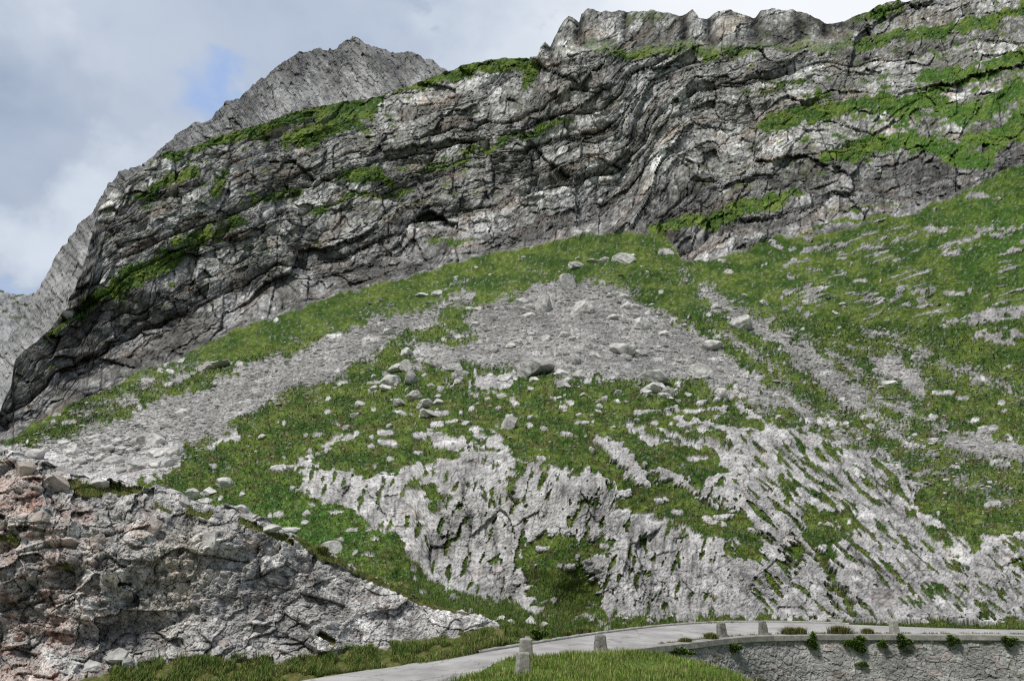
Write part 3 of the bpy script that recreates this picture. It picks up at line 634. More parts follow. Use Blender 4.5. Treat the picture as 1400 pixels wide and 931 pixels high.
rel = (19*fo1+11*fo2)*(1-.75*smoothz)+11*cob*rub*(1-smoothz)+2.6*fo4*(1-.5*smoothz)+1.1*fo5+smoothz*(7*e1+4*fbm(OX/12, OY/12, 4, 317))+9*a1+3*a2+4*fbm(OX/5, OY/5, 3, 318)*.5
# great overhanging blocks on the left
for (cx, cy, rx, ry, h_) in [(55,660,48,16,15),(30,700,40,20,10),(60,730,45,17,11),(40,775,60,18,12),(165,757,48,24,14),(150,800,45,20,12),(190,715,16,13,9),(110,845,60,24,9),(330,735,40,18,12),(20,745,60,6,-7),(50,820,50,7,-6)]:
    d = ((OX-cx)*.97-(OY-cy)*.2)/rx; e_ = ((OY-cy)*.97+(OX-cx)*.25)/ry
    rel += h_*np.clip(1.3-(np.abs(d)**2.6+np.abs(e_)**2.6), 0, 1)**.5
obl = curve(OB)(OX); above = (obl-OY)+a1*5+a2*4
rock_o = sm(0, 6, above)
topd = OY-to[None]
# turf on the top ledge
gtop = np.full(OX.shape, -9., F32); QOX = OX+a1*10+a2*4; QOY = OY+a2*5
for pts in [[(95,662,5),(120,670,11),(150,668,6),(175,672,8),(190,668,6)],[(215,690,3),(235,700,3)],[(265,700,5),(285,706,6)],[(335,715,5),(370,730,5),(400,742,4)],[(405,735,4),(440,757,6),(470,772,5)],[(480,778,4),(530,800,5),(575,822,5),(622,835,4)],[(0,735,4),(18,740,6)],[(75,770,2),(95,778,3)],[(165,800,2),(175,797,3)],[(440,870,4),(455,880,3)],[(98,640,3),(110,648,4)],[(0,632,3),(-40,620,5)]]:
    gtop = np.maximum(gtop, np.clip(sdline(QOX, QOY, pts)/5., -9, 1))
gt = sm(-.15, .1, gtop+a2*.5+fbm(OX/6, OY/6, 2, 320)*.3)
go = np.clip(np.maximum(gt, 1-rock_o), 0, 1)
vr = fbm(OX/14, OY/10, 3, 321)
relA = rel*MO*.85*rock_o*(1-.8*gt)+(gt*2.5*MO)+(1-rock_o)*vr*2*MO
DO = nrm(NO*(1-rock_o[..., None])+NOh*rock_o[..., None])
PO1 = PO+DO*relA[..., None]
co1 = mixc(np.broadcast_to(C(.27, .262, .25), PO.shape).copy(), C(.42, .41, .395), np.clip(.5+a1*.8+a2*.9, 0, 1))
redm = np.clip((-.12+fbm(OX/55, OY/38, 4, 322)*1.7+.10+.9*(1-sm(10, 200, OX))-.25-.3*sm(250, 500, OX)), 0, 1)
co1 = mixc(co1, np.broadcast_to(C(.42, .29, .235), PO.shape), redm*.42)
rust = np.clip(fbm(OX/30, OY/20, 4, 323)*2.2-.35, 0, 1)*(1-sm(60, 210, OX))
co1 = mixc(co1, np.broadcast_to(C(.23, .10, .07), PO.shape), rust*.6)
co1 = mixc(co1, np.broadcast_to(C(.40, .35, .27), PO.shape), np.exp(-((OX-240)/45)**2-((OY-790)/60)**2)*.6)
co1 = mixc(co1, np.broadcast_to(C(.27, .268, .265), PO.shape), np.exp(-((OX-295)/45)**2-((OY-830)/45)**2)*.6)
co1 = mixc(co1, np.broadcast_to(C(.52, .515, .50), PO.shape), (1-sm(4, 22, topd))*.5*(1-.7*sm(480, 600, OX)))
co1 *= (1-.4*sm(.2, .32, noise2(OX/2.3, OY/2.1, 326)))[..., None]*(.88+.24*ro5)[..., None]
co1 *= (.8+.36*ro1)[..., None]*(.78+.4*ro2)[..., None]*(.9+.2*ro4)[..., None]
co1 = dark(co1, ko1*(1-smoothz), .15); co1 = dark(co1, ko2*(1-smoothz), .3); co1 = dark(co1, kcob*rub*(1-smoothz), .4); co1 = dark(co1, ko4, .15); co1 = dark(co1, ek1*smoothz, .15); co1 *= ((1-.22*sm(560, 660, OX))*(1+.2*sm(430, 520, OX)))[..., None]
co1 *= 1.5*(1-.35*np.clip(fbm(OX/22, OY/30, 4, 324)*2, 0, 1))[..., None]
go_c = mixc(np.broadcast_to(C(.075, .105, .022), PO.shape).copy(), C(.15, .14, .05), np.clip(.5+vr*1.2, 0, 1))
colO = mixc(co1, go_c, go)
PO1[0, :, 2] -= .5; PO1[:, -1, 1] += 1.6
lastO = PO1[-1]; ex = []
for k in range(1, 12):
    q = lastO.copy(); q[:, 1] += .25*k+.03*k*k; q[:, 2] -= .02*k*k; q[:, 2] += fbm(co_/10, co_*0+k*.4, 3, 330)*.12
    ex.append(q)
PA = np.concatenate([PO1, np.stack(ex)], 0); pr = lambda A: np.concatenate([A, np.repeat(A[-1:], 11, 0)], 0)
M_out = terrain_mat('broken_outcrop_rock', 2.2, .55, (.62, 1.4), 6.)
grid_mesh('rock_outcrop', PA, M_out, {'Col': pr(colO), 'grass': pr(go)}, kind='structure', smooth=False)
def osurf(px, py):
    c = int(np.clip(round((px-co_[0])/1.15), 1, len(co_)-2)); t = (py-bo[c])/(to[c]-bo[c]); r = int(np.clip(round(t*(NRO-1)), 1, NRO-2))
    return PO1[r, c], NO[r, c], float(MO[r, c])
# ================================================================== road
FAR = [(100,1000,15.3),(300,950,18.3),(460,922,21.2),(543,910,22.6),(667,891,25.7),(708,884,27.2),(788,871,30.4),(860,861,33.4),(937,853,36.3),(995,850,37.6),(1053,850,37.8),(1130,852,37.4),(1217,856,36.2),(1303,859,35.2),(1400,861,34.7),(1500,862,34.3),(1600,863,33.9)]
NEAR = [(300,1060,13.3),(500,975,16.6),(620,931,19.7),(718,901,23.4),(780,894,25.6),(820,890,27),(860,885,28.2),(937,877,29.9),(995,870,31.5),(1053,867,32.4),(1130,866,32.9),(1250,866.5,32.8),(1400,867.5,32.4),(1500,868,32.1),(1600,868.5,31.7)]
def path3(pts, n):
    p = np.array([at(*q) for q in pts], float)
    # Catmull-Rom style smoothing by dense linear resample then blur
    d = np.r_[0, np.cumsum(np.linalg.norm(np.diff(p, axis=0), axis=1))]
    s = np.linspace(0, d[-1], n); q = np.stack([np.interp(s, d, p[:, i]) for i in range(3)], -1)
    k = max(3, n//24)
    for _ in range(2):
        qq = np.pad(q, ((k, k), (0, 0)), mode='reflect', reflect_type='odd'); c = np.cumsum(np.r_[np.zeros((1, 3)), qq], 0)
        q = (c[2*k+1:]-c[:-2*k-1])/(2*k+1)
    return q
NS = 400
fa_, ne_ = path3(FAR, NS), path3(NEAR, NS)
tt = np.linspace(-.02, 1.02, 40)[:, None, None]
PR = ne_[None]*(1-tt)+fa_[None]*tt
PR[..., 2] += .015*np.sin(np.clip(tt[..., 0], 0, 1)*pi)
def road_mat():
    m, nt, b = newmat('worn_asphalt'); L = nt.links.new
    tc = node(nt, 'ShaderNodeTexCoord')
    n1 = node(nt, 'ShaderNodeTexNoise', Scale=.7, Detail=6., Roughness=.6); L(tc.outputs['Object'], n1.inputs['Vector'])
    n2 = node(nt, 'ShaderNodeTexNoise', Scale=38., Detail=3., Roughness=.7); L(tc.outputs['Object'], n2.inputs['Vector'])
    n3 = node(nt, 'ShaderNodeTexVoronoi', Scale=.55, _feature='DISTANCE_TO_EDGE'); 
    wv = node(nt, 'ShaderNodeTexNoise', Scale=1.5, Detail=5.); L(tc.outputs['Object'], wv.inputs['Vector'])
    ad = node(nt, 'ShaderNodeVectorMath', _operation='MULTIPLY_ADD'); L(wv.outputs['Color'], ad.inputs[0]); ad.inputs[1].default_value = (1.2, 1.2, 0); L(tc.outputs['Object'], ad.inputs[2])
    L(ad.outputs[0], n3.inputs['Vector'])
    a = mapr(nt, n1.outputs['Fac'], .35, .65, .76, 1.14); c = mapr(nt, n2.outputs['Fac'], .3, .7, .80, 1.2); d = mapr(nt, n3.outputs['Distance'], 0, .02, .6, 1.)
    f = math_(nt, 'MULTIPLY', math_(nt, 'MULTIPLY', a, c), d)
    rgb = node(nt, 'ShaderNodeRGB'); rgb.outputs[0].default_value = (.43, .418, .41, 1)
    L(scalecol(nt, rgb.outputs[0], f), b.inputs['Base Color'])
    bp = node(nt, 'ShaderNodeBump', Strength=.35, Distance=.01); L(n2.outputs['Fac'], bp.inputs['Height']); L(bp.outputs[0], b.inputs['Normal'])
    return m
grid_mesh('road', PR, road_mat(), kind='structure')
def stone_mat(name, rgb, sc=4., var=(.6, 1.35), bump=.5, dist=.03, moss=0., col=False):
    m, nt, b = newmat(name); L = nt.links.new
    tc = node(nt, 'ShaderNodeTexCoord')
    n1 = node(nt, 'ShaderNodeTexNoise', Scale=sc, Detail=9., Roughness=.7); L(tc.outputs['Object'], n1.inputs['Vector'])
    n2 = node(nt, 'ShaderNodeTexNoise', Scale=sc*.35, Detail=5., Roughness=.6); L(tc.outputs['Object'], n2.inputs['Vector'])
    f = math_(nt, 'MULTIPLY', mapr(nt, n1.outputs['Fac'], .33, .67, var[0], var[1]), mapr(nt, n2.outputs['Fac'], .35, .65, .8, 1.15))
    if col:
        a = node(nt, 'ShaderNodeAttribute', _attribute_name='Col'); src = a.outputs['Color']
    else:
        r = node(nt, 'ShaderNodeRGB'); r.outputs[0].default_value = (*rgb, 1); src = r.outputs[0]
    oi = node(nt, 'ShaderNodeObjectInfo'); f = math_(nt, 'MULTIPLY', f, mapr(nt, oi.outputs['Random'], 0, 1, .86, 1.12))
    L(scalecol(nt, src, f), b.inputs['Base Color'])
    bp = node(nt, 'ShaderNodeBump', Strength=bump, Distance=dist); L(n1.outputs['Fac'], bp.inputs['Height']); L(bp.outputs[0], b.inputs['Normal'])
    return m
M_conc = stone_mat('weathered_concrete', (.36, .35, .325), 9., (.7, 1.25), .4, .015)
M_boll = stone_mat('rough_bollard_stone', (.24, .235, .21), 11., (.5, 1.45), .6, .03)
M_wall = stone_mat('retaining_wall_stone', (.4, .4, .4), 5., (.68, 1.3), .5, .03, col=True)
# ================================================================== retaining wall with coping
def offset(path, d):
    t = np.gradient(path, axis=0); t[:, 2] = 0; t /= np.linalg.norm(t, axis=1, keepdims=True)
    n = np.stack([t[:, 1], -t[:, 0], t[:, 0]*0], -1)       # to the right of travel = outside of the bend
    return path+n*d, n
wp = path3([(770,896.5,25.2)]+NEAR[5:], 1100)
wo, wn = offset(wp, .42)
wlen = np.r_[0, np.cumsum(np.linalg.norm(np.diff(wo, axis=0), axis=1))]
hh = np.linspace(.20, 5.6, 190)[:, None]
SX = np.broadcast_to(wlen[None], (190, len(wlen))); SH = np.broadcast_to(hh, SX.shape)
wq = fbm(SX*1.5, SH*1.5, 3, 401)*.18
v1 = facets((SX+wq)/.46, (SH+wq*.6)/.27, 402, .5, .6, .085, .9); v2 = facets((SX+wq)/.17, (SH+wq)/.12, 403, .6, 1., .12, .5)
k1_ = v1[1]; wrel = v1[0]*.045+v2[0]*.02+fbm(SX*7, SH*7, 3, 404)*.02
wallP = wo[None]+wn[None]*(hh[..., None]*.10-.05+wrel[..., None]); wallP[..., 2] -= SH
wc = mixc(np.broadcast_to(C(.34, .335, .335), wallP.shape).copy(), C(.48, .47, .465), np.clip(v1[2], 0, 1))
wc = mixc(wc, np.broadcast_to(C(.40, .30, .27), wallP.shape), (v1[2] > .9)*.35)
wc = dark(wc, k1_*np.clip(.75+fbm(SX, SH, 2, 407), 0, 1), .72); wc = dark(wc, v2[1], .3); wc *= (.82+.5*np.clip(fbm(SX/2.5, SH/2., 3, 405)+.3, 0, 1))[..., None]
wc = mixc(wc, np.broadcast_to(C(.07, .09, .03), wallP.shape), np.clip(fbm(SX*.8, SH*2.2, 4, 406)*2.2-.75, 0, .8))
wroot = empty('retaining_wall', wo[550], 'curved dry stone retaining wall under the road edge, capped with concrete slabs', 'wall')
wm = grid_mesh('masonry_face', wallP-wo[550], M_wall, {'Col': wc}, smooth=False); wm.parent = wroot
# coping slabs
L_ = wlen[-1]; s0 = 0.; joints = [0.]
while joints[-1] < L_: joints.append(joints[-1]+1.75+RNG.rand()*.5)
for a_, b_ in zip(joints[:-1], joints[1:]):
    ss = np.linspace(a_+.015, min(b_, L_)-.015, 12)
    if ss[-1] <= ss[0]: continue
    c = np.stack([np.interp(ss, wlen, wo[:, i]) for i in range(3)], -1); n_ = np.stack([np.interp(ss, wlen, wn[:, i]) for i in range(3)], -1)
    dz = RNG.uniform(-.012, .012); dn = RNG.uniform(-.012, .012)
    prof = [(-.47, .00), (-.46, .035), (.035, .035), (.06, .012), (.06, -.185), (.045, -.20), (-.2, -.20)]
    ring = []
    for (o_, z_) in prof:
        r_ = c+n_*(o_+dn)+RNG.normal(0, .004, c.shape); r_[:, 2] = c[:, 2]+z_+dz; ring.append(r_)
    ring = np.stack(ring)                     # prof x along
    g = ring-wo[550]
    V_ = g.reshape(-1, 3); m_ = g.shape[1]; T_ = []
    for i in range(len(prof)):
        for j in range(m_-1):
            i2 = (i+1) % len(prof); T_ += [(i*m_+j, i*m_+j+1, i2*m_+j+1), (i*m_+j, i2*m_+j+1, i2*m_+j)]
    for e_ in (0, m_-1):
        for i in range(1, len(prof)-1): T_.append((e_, i*m_+e_, (i+1)*m_+e_))
    tri_mesh('coping_slab', V_, T_, M_conc, parent=wroot)
# kerb on the far side
kp, kn = offset(fa_, -.02); kl = np.r_[0, np.cumsum(np.linalg.norm(np.diff(kp, axis=0), axis=1))]
sel = (kp[:, 0] > -1.2) & (kp[:, 0] < 17); kpp = kp[sel]; knn = kn[sel]
kpr = [(.0, -.12), (.0, .05), (-.02, .075), (-.16, .08), (-.19, .05), (-.19, -.12)]
KP = np.stack([np.stack([kpp[:, 0]+knn[:, 0]*a, kpp[:, 1]+knn[:, 1]*a, kpp[:, 2]+b+fbm(kl[sel]*3, kl[sel]*0+b*9, 3, 410)*.02], -1) for a, b in kpr])
grid_mesh('kerb', KP[::-1], M_conc, kind='structure', smooth=False)
# ================================================================== grassy bank under the photographer
bk = [at(*q) for q in [(700,906,21),(780,897.5,24.4),(850,894.5,26.2),(900,901,25.3),(950,910,23.8),(1000,924,21.8),(1025,935,20.5),(1070,975,21),(900,916,20.6),(800,916,20),(800,931,17.5),(714,922,17.5),(650,931,18.6),(900,933,17.2),(1000,945,17),(640,925,20)]]
bk += [(0,0,-1.62),(-6,0,-1.9),(6,0,-1.9),(0,8,-2.15),(0,13,-2.55),(4,13,-2.6),(-5,12,-3.2),(-9,13,-3.6),(-8,5,-3.2),(-12,9,-4),(8,13,-3.3),(10,19,-5),(12,25,-8),(9.5,26.5,-6.2),(8,28,-5),(16,29,-9),(14,14,-6.5),(20,20,-9),(26,28,-10),(26,8,-9),(14,3,-5),(-4,18,-3.5),(-6,20,-3.7)]
zf = tps(bk, logv=False, sc=8., lam=1e-3)
gx_ = np.linspace(-11, 27, 300); gy_ = np.linspace(-1, 30, 260)
GX, GY = np.meshgrid(gx_, gy_); GZ = zf(GX, GY)
GZ += fbm(GX*.9, GY*.9, 4, 420)*.07
# keep the bank under road and behind the wall line
near_xy = ne_[:, :2]
dmin = np.full(GX.shape, 1e9); side = np.zeros(GX.shape)
tn = np.gradient(near_xy, axis=0)
for i in range(0, NS, 4):
    dx = GX-near_xy[i, 0]; dy = GY-near_xy[i, 1]; d = dx*dx+dy*dy; m_ = d < dmin
    sd = (tn[i, 0]*dy-tn[i, 1]*dx)/np.hypot(*tn[i]); dmin = np.where(m_, d, dmin); side = np.where(m_, sd, side)
GZ = np.where(side > -.15, np.minimum(GZ, -3.62), GZ)
PG = np.stack([GX, GY, GZ], -1)
bc = mixc(np.broadcast_to(C(.075, .13, .022), PG.shape).copy(), C(.13, .16, .04), np.clip(.5+fbm(GX*.8, GY*.8, 4, 421)*1.3, 0, 1))
M_bank = terrain_mat('bank_turf', 3., .5, (.6, 1.4), 8.)
grid_mesh('grass_bank', PG, M_bank, {'Col': bc, 'grass': np.ones(GX.shape)}, kind='structure')
def bz(x, y):
    i = np.clip((y-gy_[0])/(gy_[1]-gy_[0]), 0, 258).astype(int); j = np.clip((x-gx_[0])/(gx_[1]-gx_[0]), 0, 298).astype(int); return GZ[i, j], side[i, j]
# the wider ground under everything
gn = 60; gxx = np.sinh(np.linspace(-7, 7, gn))*5.; gp = np.stack(np.meshgrid(gxx, gxx), -1)
gzz = -14-np.abs(gp[..., 0])*0; GPp = np.concatenate([gp, gzz[..., None]], -1)
grid_mesh('ground', GPp, M_bank, {'Col': np.broadcast_to(C(.09, .12, .03), GPp.shape), 'grass': np.ones(gzz.shape)}, kind='structure')
# ================================================================== grass and leaves
def leaf_mat():
    m, nt, b = newmat('green_blades'); L = nt.links.new
    a = node(nt, 'ShaderNodeAttribute', _attribute_name='Col'); L(a.outputs['Color'], b.inputs['Base Color'])
    b.inputs['Roughness'].default_value = .7
    return m
M_leaf = leaf_mat()
def blades(name, B, h, w, col, bend=.5, parent=None, kind=None, lean=None, up=None):
    """B (n,3) roots, h (n) heights, w widths, col (n,3) -> five-point tapering blades in one mesh"""
    n = len(B); B = np.asarray(B, float); az = RNG.rand(n)*2*pi; 
    side_ = np.stack([np.cos(az), np.sin(az), 0*az], -1); out = np.stack([-np.sin(az), np.cos(az), 0*az], -1)
    upv = np.tile(np.array([0, 0, 1.]), (n, 1)) if up is None else up
    k = (RNG.rand(n)*bend)[:, None]
    if lean is not None: out = out*.5+lean
    h = h[:, None]; w = w[:, None]
    m = B+upv*h*.55+out*h*k*.3; t = B+upv*h*(1-k*.25)+out*h*k
    V = np.stack([B-side_*w/2, B+side_*w/2, m-side_*w*.4, m+side_*w*.4, t], 1).reshape(-1, 3)
    i = np.arange(n)[:, None]*5
    T = np.concatenate([i+np.array([[0, 1, 3]]), i+np.array([[0, 3, 2]]), i+np.array([[2, 3, 4]])], 0)
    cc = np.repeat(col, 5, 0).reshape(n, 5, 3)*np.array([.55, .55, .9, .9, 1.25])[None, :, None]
    return tri_mesh(name, V, T, M_leaf, {'Col': cc.reshape(-1, 3)}, parent=parent, kind=kind)
def gcolr(n, dry=.2, lush=.0):
    t = RNG.rand(n)[:, None]; c = (1-t)*np.array([.075, .135, .022])+t*np.array([.16, .22, .045])
    d = (RNG.rand(n) < dry)[:, None]; c = np.where(d, np.array([.30, .27, .12])*(.6+.6*RNG.rand(n)[:, None]), c)
    return c*(1-lush)+lush*np.array([.05, .13, .02])*(.6+.8*RNG.rand(n)[:, None])
n_ = 110000; bx_ = RNG.uniform(-6, 9.5, n_); by_ = RNG.uniform(13.5, 28, n_)
bzz, sd_ = bz(bx_, by_)
den = .35+.9*(noise2(bx_*.9, by_*.9, 430)+.4)
ok = (sd_ < -.10) & (RNG.rand(n_) < den) & (bzz > -5.5)
bx_, by_, bzz = bx_[ok], by_[ok], bzz[ok]; n_ = len(bx_)
hg = (.07+.16*RNG.rand(n_)**1.8)*(.8+.7*np.clip(noise2(bx_*.6, by_*.6, 431)+.3, 0, 1))
tone = np.clip(.5+noise2(bx_*.5, by_*.5, 432), 0, 1)[:, None]
cg = gcolr(n_, .2)*(1.15+.6*tone)
o = blades('bank_grass', np.stack([bx_, by_, bzz-.02], -1), hg, .010+.012*RNG.rand(n_), cg); tag(o, 'long green meadow grass on the near bank below the road', 'grass'); o['kind'] = 'stuff'
# seed heads and small white flowers in the bank
n_ = 900; i = RNG.choice(len(bx_), n_); B = np.stack([bx_[i], by_[i], bzz[i]], -1)
# ---- verge plants along the outcrop foot and in the gully
vb = []; vh = []; vw = []; vc = []
def addv(p, h, w, c): vb.append(p); vh.append(h); vw.append(w); vc.append(c)
rv_ = random.Random(5)
for k in range(42000):
    px = rv_.uniform(150, 692); bl_ = float(np.interp(px, [q[0] for q in OB], [q[1] for q in OB])); bt = float(np.interp(px, [q[0] for q in BOTO], [q[1] for q in BOTO]))
    py = rv_.uniform(bl_-5, bt-4)
    if fbm(np.float32(px/30), np.float32(py/20), 2, 440) < -.25: continue
    p, n, m_ = osurf(px, py); big = float(fbm(np.float32(px/22), np.float32(py/18), 2, 441))
    addv(p, rv_.uniform(.05, .19)*(1+big*1.1), rv_.uniform(.010, .022), gcolr(1, .30, .35 if big > .15 else 0)[0]*(.95+.55*rv_.random()))
for k in range(42000):
    px = rv_.uniform(560, 1410); py = rv_.uniform(780 if px < 1000 else 836, 872)
    c = int((px-cols[0])/STEP)
    if py > bot[c]-6: continue
    r = int(np.clip(round((py-bot[c])/(top[c]-bot[c])*(NR-1)), 1, NR-2))
    if grass[r, c] < .5: continue
    p = P1[r, c]; addv(p, rv_.uniform(.12, .38)*(1 if px < 980 else .45), rv_.uniform(.015, .035), gcolr(1, .2, .2)[0]*(.7+.5*rv_.random()))
for k in range(5000):
    px = rv_.uniform(575, 690); c = min(int((px-co_[0])/1.15), len(co_)-3); r = rv_.randrange(1, 14)
    p = PO1[r, c]+np.array([rv_.gauss(0, .08), rv_.gauss(-.08, .1), -.18*rv_.random()]); addv(p, rv_.uniform(.08, .26), rv_.uniform(.012, .03), gcolr(1, .3)[0]*(.9+.5*rv_.random()))
for k in range(40000):
    px = rv_.uniform(0, 640); py = rv_.uniform(630, 860); c = int(np.clip((px-co_[0])/1.15, 0, len(co_)-1))
    r = int(np.clip((py-bo[c])/(to[c]-bo[c])*(NRO-1), 0, NRO-1))
    if gt[r, c] < .5 or py < to[c]: continue
    addv(PO1[r, c], rv_.uniform(.06, .20), rv_.uniform(.012, .025), gcolr(1, .35)[0]*(.7+.5*rv_.random()))
o = blades('verge_grass', np.array(vb), np.array(vh), np.array(vw), np.array(vc)); tag(o, 'tall grass and herbs along the far road edge and the outcrop foot', 'grass'); o['kind'] = 'stuff'
# coarse turf tussocks over the mound and the gully (leaf clumps, too many to count)
rr_ = RNG.rand(165000); rc = RNG.randint(2, NC-2, 165000); rr2 = (rr_*330).astype(int)+2
okk = (grass[rr2, rc] > .6) & (cliff[rr2, rc] < .1) & (MP[rr2, rc] < .16)
rc, rr2 = rc[okk], rr2[okk]; Bt = P1[rr2, rc]; mm = MP[rr2, rc]
cl = Colr[rr2, rc]*(.65+.8*RNG.rand(len(rc))[:, None])
o = blades('turf_tussocks', Bt, mm*(1.2+2.0*RNG.rand(len(rc))+(RNG.rand(len(rc)) < .05)*3), mm*(.6+.8*RNG.rand(len(rc))), cl, bend=1.2); tag(o, 'short tussocky alpine turf between the white rocks', 'grass'); o['kind'] = 'stuff'
# loose stones of the scree fans
ico = None
def icosphere(sub):
    t = (1+5**.5)/2; v = [(-1,t,0),(1,t,0),(-1,-t,0),(1,-t,0),(0,-1,t),(0,1,t),(0,-1,-t),(0,1,-t),(t,0,-1),(t,0,1),(-t,0,-1),(-t,0,1)]
    v = [np.array(q)/np.linalg.norm(q) for q in v]
    f = [(0,11,5),(0,5,1),(0,1,7),(0,7,10),(0,10,11),(1,5,9),(5,11,4),(11,10,2),(10,7,6),(7,1,8),(3,9,4),(3,4,2),(3,2,6),(3,6,8),(3,8,9),(4,9,5),(2,4,11),(6,2,10),(8,6,7),(9,8,1)]
    for _ in range(sub):
        c = {}; nf = []
        def mid(a, b):
            k = (min(a, b), max(a, b))
            if k not in c: m = v[a]+v[b]; v.append(m/np.linalg.norm(m)); c[k] = len(v)-1
            return c[k]
        for a, b, d in f:
            x, y, z = mid(a, b), mid(b, d), mid(d, a); nf += [(a, x, z), (b, y, x), (d, z, y), (x, y, z)]
        f = nf
    return np.array(v), np.array(f)
IV, IF = icosphere(0)
rc = RNG.randint(2, NC-2, 300000); rr2 = RNG.randint(2, NR-30, 300000)
pkeep = scree[rr2, rc]*(cliff[rr2, rc] < .1); near_s = np.clip(1-np.abs(scrm[rr2, rc]+.25)*1.6, 0, 1)*.22*(scr[rr2, rc] > -40)*(cliff[rr2, rc] < .1)
okk = RNG.rand(len(rc)) < np.maximum(pkeep*.75, near_s); rc, rr2 = rc[okk], rr2[okk]
n_ = len(rc); Bs = P1[rr2, rc]; ms = MP[rr2, rc]; bk_ = blk[rr2, rc]
sz = ms*(.75+1.2*RNG.rand(n_)**3+(RNG.rand(n_) < .05)*RNG.rand(n_)*3+bk_*2.2*RNG.rand(n_)**2)
V = IV[None]*(1+RNG.uniform(-.35, .35, (n_, 12, 1)))*sz[:, None, None]*np.stack([1.2+0*sz, 1.1+0*sz, .65+0*sz], -1)[:, None, :]
V = V+Bs[:, None, :]; Tt = (np.arange(n_)[:, None, None]*12+IF[None]).reshape(-1, 3)
cs = (np.array([.42, .412, .40])*(.55+1.05*RNG.rand(n_)[:, None]**1.5))*(1+.25*bk_[:, None])
M_scree = stone_mat('scree_stone', (.4, .4, .4), 1.5, (.8, 1.2), .2, .05, col=True)
o = tri_mesh('scree_stones', V.reshape(-1, 3), Tt, M_scree, {'Col': np.repeat(cs, 12, 0)}, kind='stuff'); tag(o, 'loose grey limestone scree covering the fan and its tongues', 'scree')
# ================================================================== bollards
WPX = CX+FPX*wo[:, 0]/(wo[:, 1]*CP+wo[:, 2]*SP)
def onwall(px, inward, dz=.03):
    i = int(np.argmin(np.abs(WPX-px))); p = wo[i]-wn[i]*inward; return float(p[0]), float(p[1]), float(p[2]+dz)
def ztan(py): b = (CY-py)/FPX; return (SP+b*CP)/(CP-b*SP)
def bollard(name, px, py, Y, w, h, tw, lean, rot, label, chip, seed):
    x, y, z = at(px, py, Y) if Y < 26 else onwall(px, .36, -.02); V = []; T = []
    rg = np.random.RandomState(seed)
    prof = [(0, 1.0), (.03, 1.02), (.1, .99)]+[(t, 1-(1-tw)*t) for t in np.linspace(.2, .94, 9)]+[(.975, tw*.985), (1.0, tw*.90)]
    N = 28
    for (t, k) in prof:
        for j in range(N):
            a = 2*pi*j/N; c, s = cos(a), sin(a)
            r = (abs(c)**7+abs(s)**7)**(-1/7)
            qx, qy = c*r*w/2*k, s*r*w/2*k*.85
            n = float(fbm(np.float32(a*2.1), np.float32(t*5), 3, seed))*chip
            V.append((qx*(1+n), qy*(1+n), t*h-.12*(t == 0)+float(noise2(np.float32(a*1.3), np.float32(3.), seed+1))*chip*.5*h*(t > .9)))
    for i in range(len(prof)-1):
        for j in range(N): a, b = i*N+j, i*N+(j+1) % N; T += [(a, b, b+N), (a, b+N, a+N)]
    top_i = len(V); V.append((0, 0, h*1.005)); e = (len(prof)-1)*N
    for j in range(N): T.append((e+j, e+(j+1) % N, top_i))
    o = tri_mesh(name, V, T, M_boll if chip > .05 else M_conc2, smooth=False)
    for p in o.data.polygons: p.use_smooth = False
    o.location = (x, y, z); o.rotation_euler = (lean[0], lean[1], rot)
    tag(o, label, 'bollard', 'guard stones along the road edge')
M_conc2 = stone_mat('bollard_concrete', (.37, .36, .325), 14., (.65, 1.3), .4, .012)
bollard('bollard', 714, 929, 17.4, .37, .58, .74, (0, .05), .25, 'nearest pale concrete bollard standing in the long grass of the bank, leaning slightly right', .02, 501)
bollard('bollard', 719, 905, 22.6, .42, .66, .86, (0, .01), .1, 'squat concrete bollard directly behind the nearest one, at the road edge', .03, 502)
bollard('bollard', 832, 892.5, 26.4, .48, .58, .72, (0, .02), .1, 'dark rough guard stone alone at the edge where the concrete coping begins', .09, 503)
bollard('bollard', 997, 873, 31.2, .40, .62, .76, (0, -.03), .3, 'dark weathered guard stone with a grass tuft at its foot on the bend', .08, 504)
bollard('bollard', 1052, 869.5, 32.2, .40, .60, .66, (0, -.02), 0, 'chipped grey guard stone with a knobbly top, second on the curved wall', .09, 505)
bollard('bollard', 1229, 868.5, 32.6, .38, .58, .76, (0, -.02), .1, 'smooth light concrete bollard farthest right on the wall', .015, 506)
# ================================================================== boulders
BV, BF = icosphere(3)
def rockshape(seed, sx, sy, sz, cuts=11, rough=.05):
    rg = np.random.RandomState(seed); V = BV.copy()
    for _ in range(cuts):
        n = rg.normal(size=3); n /= np.linalg.norm(n); d = rg.uniform(.45, .82)
        k = np.maximum(V@n-d, 0); V = V-k[:, None]*n*.96
    V += BV*(fbm(BV[:, 0]*2.3+BV[:, 2]*1.7, BV[:, 1]*2.3-BV[:, 2]*1.1, 4, seed)[:, None]*rough*1.6)
    V /= np.abs(V).max(0)
    return V*np.array([sx, sy, sz])
M_rock = stone_mat('boulder_limestone', (.62, .61, .59), 1.1, (.62, 1.3), .6, .25)
M_rockg = stone_mat('boulder_grey', (.43, .425, .41), 1.1, (.6, 1.35), .6, .25)
M_rockp = stone_mat('boulder_pink', (.47, .41, .375), 3., (.6, 1.3), .6, .08)
M_rockn = stone_mat('boulder_near', (.52, .51, .49), 4., (.6, 1.3), .6, .06)
MATS = {'w': M_rock, 'g': M_rockg, 'p': M_rockp, 'n': M_rockn}
nb = [0]
